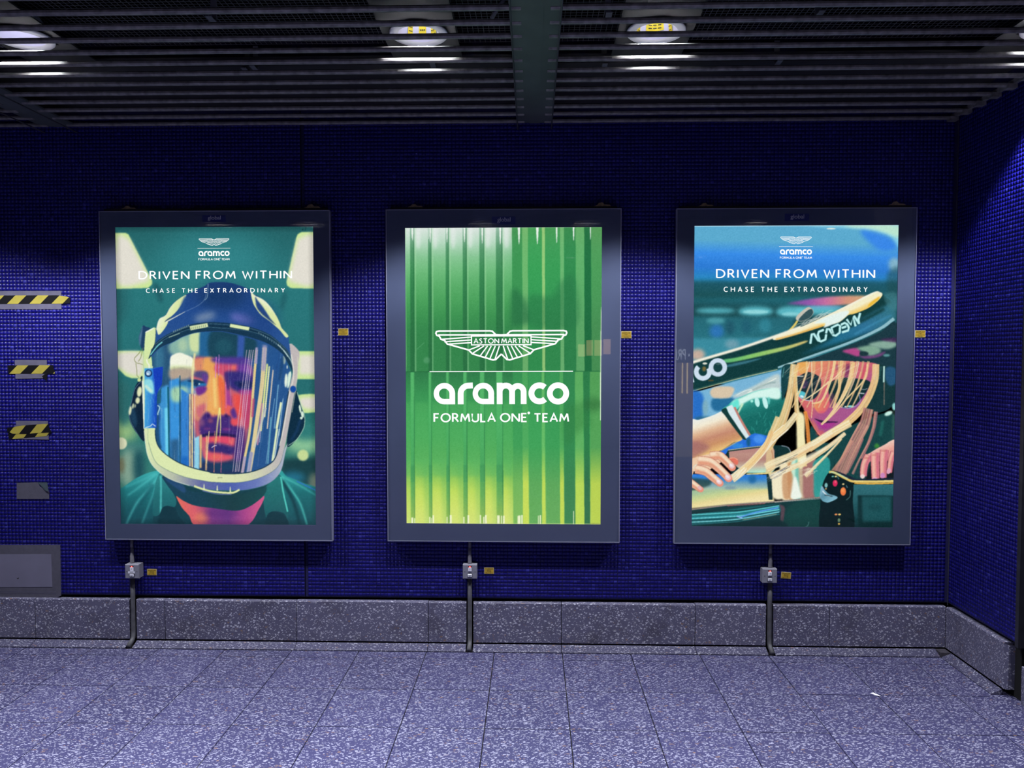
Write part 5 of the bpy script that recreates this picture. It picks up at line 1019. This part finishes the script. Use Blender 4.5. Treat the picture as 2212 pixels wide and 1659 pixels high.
labels = ['lit poster case showing a face inside a full visor helmet', 'lit poster case with plain green ribbed print and big white emblem', 'lit poster case showing a blonde woman in sunglasses leaning over a racing car']
badges = [(437, 487.5, 464.5, 479.5), (1062.2, 1113.5, 467.8, 484.6), (1695.2, 1748, 461.8, 477.4)]
for k in range(3):
    px, pz = P_OUT[k]; x0, x1, z0, z1 = opening(k); X0_, X1_, Z0_, Z1_ = px, px+P_W, pz-P_H, pz
    root = empty('poster_light_box', (px+P_W/2, 0, Z0_)); tag(root, labels[k], 'poster case', 'backlit poster cases on the blue wall')
    b = MB(); b.box(X0_+.004, X1_-.004, -.040, -.0025, Z0_+.004, Z1_-.004); b.build('case', M['case'], root)
    MB().box(X0_+.02, X1_-.02, -.046, -.0025, Z1_-.003, Z1_+.020).build('top_strip', M['top_black'], root)  # black strip along the top edge of the case
    b = MB(); yb, yf = -.040, FRONT+.0035
    for (a0, a1, c0, c1) in ((X0_, x0, Z0_, Z1_), (x1, X1_, Z0_, Z1_), (x0, x1, Z0_, z0), (x0, x1, z1, Z1_)): b.box(a0, a1, yf, yb, c0, c1)
    b.build('bezel', M['bezel'], root, fix=False)
    b = MB(); r_ = .0045
    for (a0, a1, c0, c1) in ((X0_-r_, X0_, Z0_-r_, Z1_+r_), (X1_, X1_+r_, Z0_-r_, Z1_+r_), (X0_, X1_, Z0_-r_, Z0_), (X0_, X1_, Z1_, Z1_+r_)): b.box(a0, a1, FRONT-.002, -.030, c0, c1)
    b.build('rim', M['rim'], root, fix=False)
    print_sheet('backlit_print', ARTS[k](QUADS[k]), x0-.001, x1+.001, z0-.001, z1+.001, SHEET, M['print'], root)
    MB().box(X0_, X1_, FRONT-.0012, FRONT+.0018, Z0_, Z1_).build('glass_pane', M['glass'], root)
    # lettering
    if k != 1:
        bx = (300.8, 632, 584.4, 603.9) if k == 0 else (1546.3, 1890.2, 581.6, 602.8)
        for w in words_px('DRIVEN FROM WITHIN', bx, .150, .20, .40): flat_shapes('headline_word', w, k, SHEET-.0016, M['glow_white'], root)
        bx = (316.7, 616.4, 621.0, 631.8) if k == 0 else (1562.8, 1873.6, 618.6, 631.0)
        for w in words_px('CHASE THE EXTRAORDINARY', bx, .17, .52, .75): flat_shapes('subline_word', w, k, SHEET-.0016, M['glow_white'], root)
        logo_block(k, root, mp_box(430.7, 497.8, 515.0, 562.0) if k == 0 else mp_box(1684.3, 1753.4, 511.4, 559.2))
    else: logo_block(k, root, lambda p: p)
    # maker's badge on the top border
    bx = badges[k]; y = FRONT+.0026; c0 = wp(bx[0], bx[2], 1, y); c1 = wp(bx[1], bx[3], 1, y)
    bd = MB().box(c0[0], c1[0], y, y+.001, c1[2], c0[2]).build('badge', M['badge'], root)
    v, f = text_mesh('global', .95, .0); w = c1[0]-c0[0]; h = c0[2]-c1[2]; lo, hi = v.min(0), v.max(0); u = (v-lo)/(hi-lo)
    MB().add([(c0[0]+w*(.235+.555*a), y-.0006, c1[2]+h*(.17+.72*q)) for a, q in u], f).build('badge_lettering', M['badge_ink'], bd, fix=False)
    # scraps of brown tape along the top
    for dx, wd, hg in ((.12, .09, .018), (1.20, .10, .022)):
        a = X0_+dx; zt = Z1_+.020; pts = [(a, zt), (a+wd, zt), (a+wd*.9, zt+hg*.4), (a+wd*.62, zt+hg*.45), (a+wd*.5, zt+hg), (a+wd*.3, zt+hg*.9), (a+wd*.2, zt+hg*.35)]
        MB().prism(pts, -.046, -.044).build('tape_scrap', M['tape_scrap'], root)

# ------------------------------------------------------------------ conduits and fused switches
M['conduit'] = mat('grey_painted_conduit', (.17, .165, .185), .5, var=.25, vscale=30)
M['conduit_dark'] = mat('dark_conduit', (.085, .085, .095), .55, var=.3, vscale=25)
M['metal_box'] = mat('grey_metalclad_box', (.22, .22, .265), .5, spec=.4, var=.06)
M['white_plastic'] = mat('white_rocker', (.80, .80, .88), .35)
M['neon'] = emission_mat('red_neon_glow', (1.0, .12, .10), 2.6)
M['red_plastic'] = mat('red_window', (.16, .01, .01), .3)
SW = [(285.0, 1234.5, 'left'), (1015.0, 1235.0, 'middle'), (1663.0, 1244.5, 'right')]
sw_label = ['grey fused switch box with a white label strip, under the helmet poster', 'grey fused switch box under the green poster', 'grey fused switch box under the blonde woman poster']
cd_label = ['grey conduit running from the helmet poster case down into the floor', 'grey conduit running from the green poster case down into the floor', 'grey conduit running from the blonde woman poster case down into the floor']
for k in range(3):
    D = .056 if k == 0 else .050; yf = -D; c = wp(SW[k][0], SW[k][1], 1, yf); sx, sz = c[0], c[2]; hw = .0425
    cx = SLOTS[k][0]; zb = P_OUT[k][1]-P_H-.004
    root = empty('fused_switch', (sx, 0, sz-hw)); tag(root, sw_label[k], 'switch', 'fused switches under the poster cases')
    MB().cbox(sx-hw+.001, sx+hw-.001, yf+.006, -.0022, sz-hw+.001, sz+hw-.001, .003).build('back_box', M['metal_box'], root)
    MB().cbox(sx-hw, sx+hw, yf, yf+.0058, sz-hw, sz+hw, .0035).build('front_plate', M['metal_box'], root)
    MB().cbox(sx-.0105, sx+.0105, yf-.005, yf-.0002, sz+.003, sz+.026, .002).build('rocker', M['white_plastic'], root)
    MB().box(sx-.001, sx+.001, yf-.0056, yf-.0051, sz+.012, sz+.020).build('rocker_mark', M['ink'], root)
    w_ = MB().box(sx-.0105, sx+.0105, yf-.0035, yf-.0002, sz+.0265, sz+.034).build('neon_window', M['red_plastic'], root)
    MB().box(sx-.003, sx+.004, yf-.0042, yf-.0036, sz+.0275, sz+.033).build('neon_lamp', M['neon'], w_)
    MB().cbox(sx-.0145, sx+.0145, yf-.0030, yf-.0002, sz-.031, sz-.011, .002).build('fuse_surround', M['ink'], root)
    f_ = MB().cbox(sx-.0125, sx+.0125, yf-.0055, yf-.0031, sz-.029, sz-.013, .002).build('fuse_carrier', M['white_plastic'], root)
    b = MB(); b.box(sx-.008, sx+.008, yf-.0060, yf-.0056, sz-.0215, sz-.0195); b.box(sx-.003, sx+.003, yf-.0060, yf-.0056, sz-.029, sz-.0265); b.build('fuse_print', M['ink'], f_)
    for s in (-1, 1): MB().tube([(sx+s*.030, yf-.0012, sz), (sx+s*.030, yf-.0001, sz)], .0032, 10).build('fixing_screw', M['conduit_dark'], root)
    if k == 0:
        l_ = MB().box(sx-.020, sx+.020, yf-.0062, yf-.0057, sz-.0095, sz+.0025).build('label_strip', M['white_plastic'], root); MB().box(sx-.010, sx+.012, yf-.0066, yf-.0063, sz-.0045, sz-.0028).build('label_print', M['ink'], l_)
    root = empty('conduit', (cx, 0, 0)); tag(root, cd_label[k], 'conduit', 'conduits under the poster cases')
    yc = -.020; top = sz+hw
    MB().tube([(cx, yc, zb), (cx, yc, top+.052)], .0088, 14).build('upper_pipe', M['conduit'], root, smooth=True)
    MB().tube([(cx, yc, top+.095 if k != 2 else top+.085), (cx, yc, top+.045), (cx, yc, top+.044)], [.0088, .0105, .0105], 14).build('taper_sleeve', M['conduit'], root, smooth=True)
    MB().tube([(cx, yc, top+.044), (cx, yc, top+.0005)], .0118, 14).build('coupler', M['conduit'], root)
    path = [(cx, yc, sz-hw-.0005), (cx, yc, .30), (cx, yc, .10), (cx, yc-.003, .052), (cx, yc-.018, .034), (cx, -FE-.004, .0145)]
    MB().tube(path, .0135, 14).build('lower_pipe', M['conduit_dark'], root, smooth=True)

# ------------------------------------------------------------------ yellow stickers
M['sticker'] = mat('yellow_sticker', (.50, .32, .02), .5, var=.10, vscale=50)
M['sticker_edge'] = mat('pale_sticker_edge', (.52, .46, .26), .5)
def sticker(px, py, w, h, rows, tilt, label):
    c = wp(px, py, 1, -.004); ca, sa = math.cos(tilt), math.sin(tilt)
    R = lambda u, q: (c[0]+u*ca-q*sa, c[2]+u*sa+q*ca)
    root = empty('warning_sticker', (c[0], 0, c[2])); tag(root, label, 'sticker', 'yellow stickers on the blue wall')
    MB().prism([R(-w/2, -h/2), R(w/2, -h/2), R(w/2, h/2), R(-w/2, h/2)], -.0034, -.0022).build('backing', M['sticker_edge'], root)
    e = .0025; MB().prism([R(-w/2+e, -h/2+e), R(w/2-e, -h/2+e), R(w/2-e, h/2-e), R(-w/2+e, h/2-e)], -.0042, -.0035).build('face', M['sticker'], root)
    b = MB(); n = len(rows)
    for i, row in enumerate(rows):
        v, f = text_mesh(row, 1.05, .01); lo, hi = v.min(0), v.max(0); u = (v-lo)/(hi-lo); tw = (w-.010)*min(1, len(row)/15.0); th = h*.62/n; zc = h/2-h*(i+.85)/(n+.7)
        b.add([(R((a-.5)*tw, zc+(q-.5)*th)[0], -.0047, R((a-.5)*tw, zc+(q-.5)*th)[1]) for a, q in u], f)
    b.build('lettering', M['ink'], root, fix=False)
T5 = ['DUE ALERT TEAM', 'BEFORE CUTTING', 'SUPPLY', 'LOCAL ISOLATION', 'AVAILABLE']; T4 = ['DUE ALERT TEAM', 'ISOLATED', 'THE TEAM', 'TEL 111 04 11']
for px, py, lb in ((741.5, 717, 'yellow sticker on the tiles at the right of the helmet poster'), (1353, 723, 'yellow sticker on the tiles at the right of the green poster'), (1988, 721, 'yellow sticker on the tiles at the right of the blonde woman poster')): sticker(px, py, .060, .041, T5, 0, lb)
for px, py, tl, lb in ((328, 1236, 0, 'yellow sticker beside the switch box under the helmet poster'), (1056.5, 1233, 0, 'yellow sticker beside the switch box under the green poster'), (1698, 1243, -.075, 'tilted yellow sticker beside the switch box under the blonde woman poster')): sticker(px, py, .058, .039, T4, tl, lb)

# ------------------------------------------------------------------ tape patches at the left
M['duct'] = mat('grey_duct_tape', (.105, .10, .145), .38, var=.12, vscale=25, bump=.2, bscale=60)
M['duct_dark'] = mat('dark_grey_tape', (.085, .082, .11), .55, var=.12, vscale=40, bump=.3, bscale=400)
M['tape_yellow'] = mat('yellow_hazard_tape', (.33, .275, .045), .42, var=.08, vscale=40)
M['tape_black'] = mat('black_hazard_tape', (.004, .004, .005), .4)
M['pale_sheet'] = mat('pale_grey_sheet', (.155, .15, .215), .6, var=.07, vscale=9)
def pxpoly(pts, y): return [(lambda c: (c[0], c[2]))(wp(x, yy, 1, y)) for x, yy in pts]
def clip_half(poly, a, b, c):
    out = []
    for i in range(len(poly)):
        p, q = poly[i-1], poly[i]; dp = a*p[0]+b*p[1]-c; dq = a*q[0]+b*q[1]-c
        if (dp >= 0) != (dq >= 0): t_ = dp/(dp-dq); out.append((p[0]+t_*(q[0]-p[0]), p[1]+t_*(q[1]-p[1])))
        if dq >= 0: out.append(q)
    return out
def hazard(parent, pts, x0, half, slant, y, name='tape_strip'):
    """striped tape: outline in photo pixels, stripes of width half leaning by slant"""
    b = MB(); y0 = np.mean([p[1] for p in pts]); k = 0; x = x0-half*16
    while x < x0+half*14:
        a = clip_half(clip_half(pts, 1, slant, x+slant*y0), -1, -slant, -(x+half+slant*y0))
        if len(a) > 2: b.prism(pxpoly(a, y), y-.0006, y+.0004, k % 2)
        x += half; k += 1
    return b.build(name, [M['tape_black'], M['tape_yellow']], parent)
def patch(name, label, cat, pts, y, m, group):
    q = pxpoly(pts, y); c = np.mean(q, 0); root = empty(name, (c[0], 0, c[1])); tag(root, label, cat, group)
    MB().prism(q, y-.0008, -.0022).build('sheet', m, root); return root
zs = 6.912
def z1(pts): return [(x/zs, 600+y/zs) for x, y in pts]
def z2(pts): return [(x/zs, 880+y/zs) for x, y in pts]
G1 = 'grey tape patches on the left wall'; G2 = 'black and yellow hazard tapes'
patch('duct_tape', 'longest grey tape strip, highest of the left wall patches', 'tape', [(-200, 629)]+z1([(914, 195), (918, 468)])+[(-200, 668)], -.0032, M['duct'], G1)
root = empty('hazard_tape', (-2.95, 0, 2.06)); tag(root, 'longest black and yellow tape, topmost at the left edge', 'tape', G2)
hazard(root, [(-200, 639)]+z1([(860, 262), (985, 278), (1052, 300), (1045, 380), (900, 386)])+[(-200, 657.5)], 0.6, 23.9, .98, -.0046)
patch('duct_tape', 'short grey tape strip under the middle hazard tape', 'tape', z1([(220, 1225), (700, 1228), (702, 1440), (640, 1500), (232, 1508)]), -.0032, M['duct'], G1)
root = empty('hazard_tape', (-3.0, 0, 1.66)); tag(root, 'middle black and yellow tape with a torn black flap below', 'tape', G2)
hazard(root, z1([(112, 1308), (796, 1305), (800, 1360), (818, 1400), (815, 1432), (125, 1434), (122, 1370)]), 52, 23.6, .98, -.0046)
MB().prism(pxpoly(z1([(628, 1475), (662, 1440), (712, 1436), (700, 1490), (704, 1548)]), -.004), -.0052, -.0046).build('torn_flap', M['tape_black'], root)
patch('duct_tape', 'short grey tape strip under the crumpled hazard tape', 'tape', z2([(240, 200), (716, 204), (730, 482), (245, 470)]), -.0032, M['duct'], G1)
root = empty('hazard_tape', (-3.0, 0, 1.30)); tag(root, 'lowest black and yellow tape, crumpled, two overlapping strips', 'tape', G2)
hazard(root, z2([(122, 390), (350, 400), (560, 380), (760, 362), (772, 378), (690, 428), (460, 448), (300, 462), (135, 474)]), 56, 23.0, .80, -.0044, 'lower_strip')
hazard(root, z2([(100, 355), (112, 305), (330, 272), (640, 248), (722, 246), (730, 290), (770, 375), (540, 382), (380, 398), (190, 392)]), 49, 22.8, .80, -.0056, 'upper_strip')
root = patch('duct_tape', 'plain grey tape patch with one peeling dark corner', 'tape', z2([(252, 1128), (560, 1118), (600, 1190), (735, 1260), (733, 1366), (250, 1366)]), -.0032, M['duct_dark'], G1)
q = pxpoly(z2([(560, 1118), (705, 1120), (738, 1255), (690, 1240), (620, 1190)]), -.004); b = MB(); ys = [-.004, -.004, -.012, -.010, -.004]
b.add([(x, y, z) for (x, z), y in zip(q, ys)]+[(x, y+.0008, z) for (x, z), y in zip(q, ys)], [(0, 1, 2, 3, 4), (9, 8, 7, 6, 5)]); b.build('peeling_corner', mat('tape_underside', (.05, .07, .085), .4), root)
root = patch('taped_board', 'big grey taped board low at the left, pale sheet stuck on it', 'board', [(-120, 1177), (130, 1177), (132, 1287), (118, 1293), (-120, 1289)], -.0040, M['duct_dark'], None)
MB().prism(pxpoly([(-120, 1197.5), (110.5, 1197), (113, 1268), (-120, 1269)], -.006), -.0062, -.0049).build('pale_sheet', M['pale_sheet'], root)
for y0 in (1276.5, 1280): MB().prism(pxpoly([(-120, y0), (120, y0+1), (120, y0+2), (-120, y0+1)], -.0055), -.0056, -.0049).build('tape_crease', M['duct'], root)
b = MB(); c = wp(39, 1249, 1, -.006); b.prism([(c[0]-.008, c[2]), (c[0]+.006, c[2]+.004), (c[0]+.004, c[2]-.003), (c[0]-.004, c[2]-.006)], -.0066, -.0063); b.build('smudge', M['ink'], root)

# ------------------------------------------------------------------ scrap of paper on the floor
c = wp(1891, 1500, 2, .002); b = MB(); b.add([(c[0]-.020, c[1]+.016, .001), (c[0]-.004, c[1]+.018, .004), (c[0]+.022, c[1]-.012, .001), (c[0]+.006, c[1]-.018, .003), (c[0]-.020, c[1]+.016, .0004), (c[0]-.004, c[1]+.018, .003), (c[0]+.022, c[1]-.012, .0004), (c[0]+.006, c[1]-.018, .002)], [(0, 3, 2, 1), (4, 5, 6, 7), (0, 1, 5, 4), (1, 2, 6, 5), (2, 3, 7, 6), (3, 0, 4, 7)])
tag(b.build('paper_scrap', mat('white_paper', (.85, .85, .92), .7)), 'small white scrap of paper on the floor near the corner', 'litter')

# ------------------------------------------------------------------ kiosk across the concourse (seen only as reflections in the glass)
YK = -8.6
def refl(px, py): return wp(px, py, 1, 2*FRONT-YK)
M['sheet_glow'] = emission_mat('orange_sheet_glow', (1.0, .62, .36), 4.2)  # glow added so the paper sheets show as reflections
M['fascia'] = mat('navy_fascia', (.02, .025, .06), .6)
M['fascia_ink'] = emission_mat('lit_fascia_letters', (.8, .88, 1.0), 5.0, False)
M['glow_panel'] = mat('bronze_panel_glow', (.5, .38, .26), .5, var=.2, vscale=3, emit=(.55, .42, .30), estr=1.1)  # emission puts the lit look into the bronze panel itself
M['led'] = emission_mat('warm_led_strip', (1.0, .78, .35), 7.0)
boards = [(1248.5, 1264, 744, 770), (1266.5, 1281, 735, 768), (1284, 1301, 734.5, 768.5), (1303.5, 1319.5, 732.5, 765)]
for i, (a, b_, c_, d_) in enumerate(boards):
    p, q = refl(a, d_), refl(b_, c_); YB = YK-.012*i; root = empty('glow_sheet', (p[0], YK, p[2])); tag(root, 'orange paper sheet with added glow, mirrored in the green poster glass, %s from the right there' % ['fourth', 'third', 'second', 'first'][i], 'menu board', 'glowing sheets by the kiosk')
    MB().box(p[0], q[0], YB-.009, YB, p[2], q[2]).build('panel', M['sheet_glow'], root)
    MB().box(p[0], q[0], YB-.0095, YB+.004, p[2]-.012, p[2]-.0005).build('ledge', M['fascia'], root)
p, q = refl(1440, 781), refl(1497, 751); root = empty('kiosk_sign', ((p[0]+q[0])/2, YK, p[2])); tag(root, 'navy kiosk sign with pale letters and a star, mirrored in the glass border', 'sign')
MB().box(p[0], q[0], YK-.04, YK, p[2], q[2]).build('fascia', M['fascia'], root)
v, f = text_mesh('PRE', 1.0, .01); lo, hi = v.min(0), v.max(0); u = (v-lo)/(hi-lo); a0, a1 = refl(1481, 778)[0], refl(1455, 778)[0]; h0, h1 = refl(1470, 777)[2], refl(1470, 754)[2]
MB().add([(a0+(a1-a0)*a, YK+.004, h0+(h1-h0)*w_) for a, w_ in u], f).build('lettering', M['fascia_ink'], root, fix=False)
c = refl(1488.5, 767); MB().prism([(c[0]+(.032 if i % 2 == 0 else .013)*math.sin(i*math.pi/5), c[2]+(.032 if i % 2 == 0 else .013)*math.cos(i*math.pi/5)) for i in range(10)], YK+.002, YK+.004).build('star', M['fascia_ink'], root)
p, q = refl(1430, 1040), refl(1500, 784); root = empty('coffee_kiosk', ((p[0]+q[0])/2, YK, 0)); tag(root, 'bronze kiosk front with added glow and warm light strips, mirrored in the glass border', 'kiosk')
MB().box(p[0], q[0], YK-.3, YK-.02, 0, q[2]).build('panel', M['glow_panel'], root)
for x in (1474, 1484.5):
    a = refl(x, 850); b1 = refl(x, 784); MB().box(a[0]-.010, a[0]+.010, YK-.019, YK-.012, a[2], b1[2]).build('light_strip', M['led'], root)
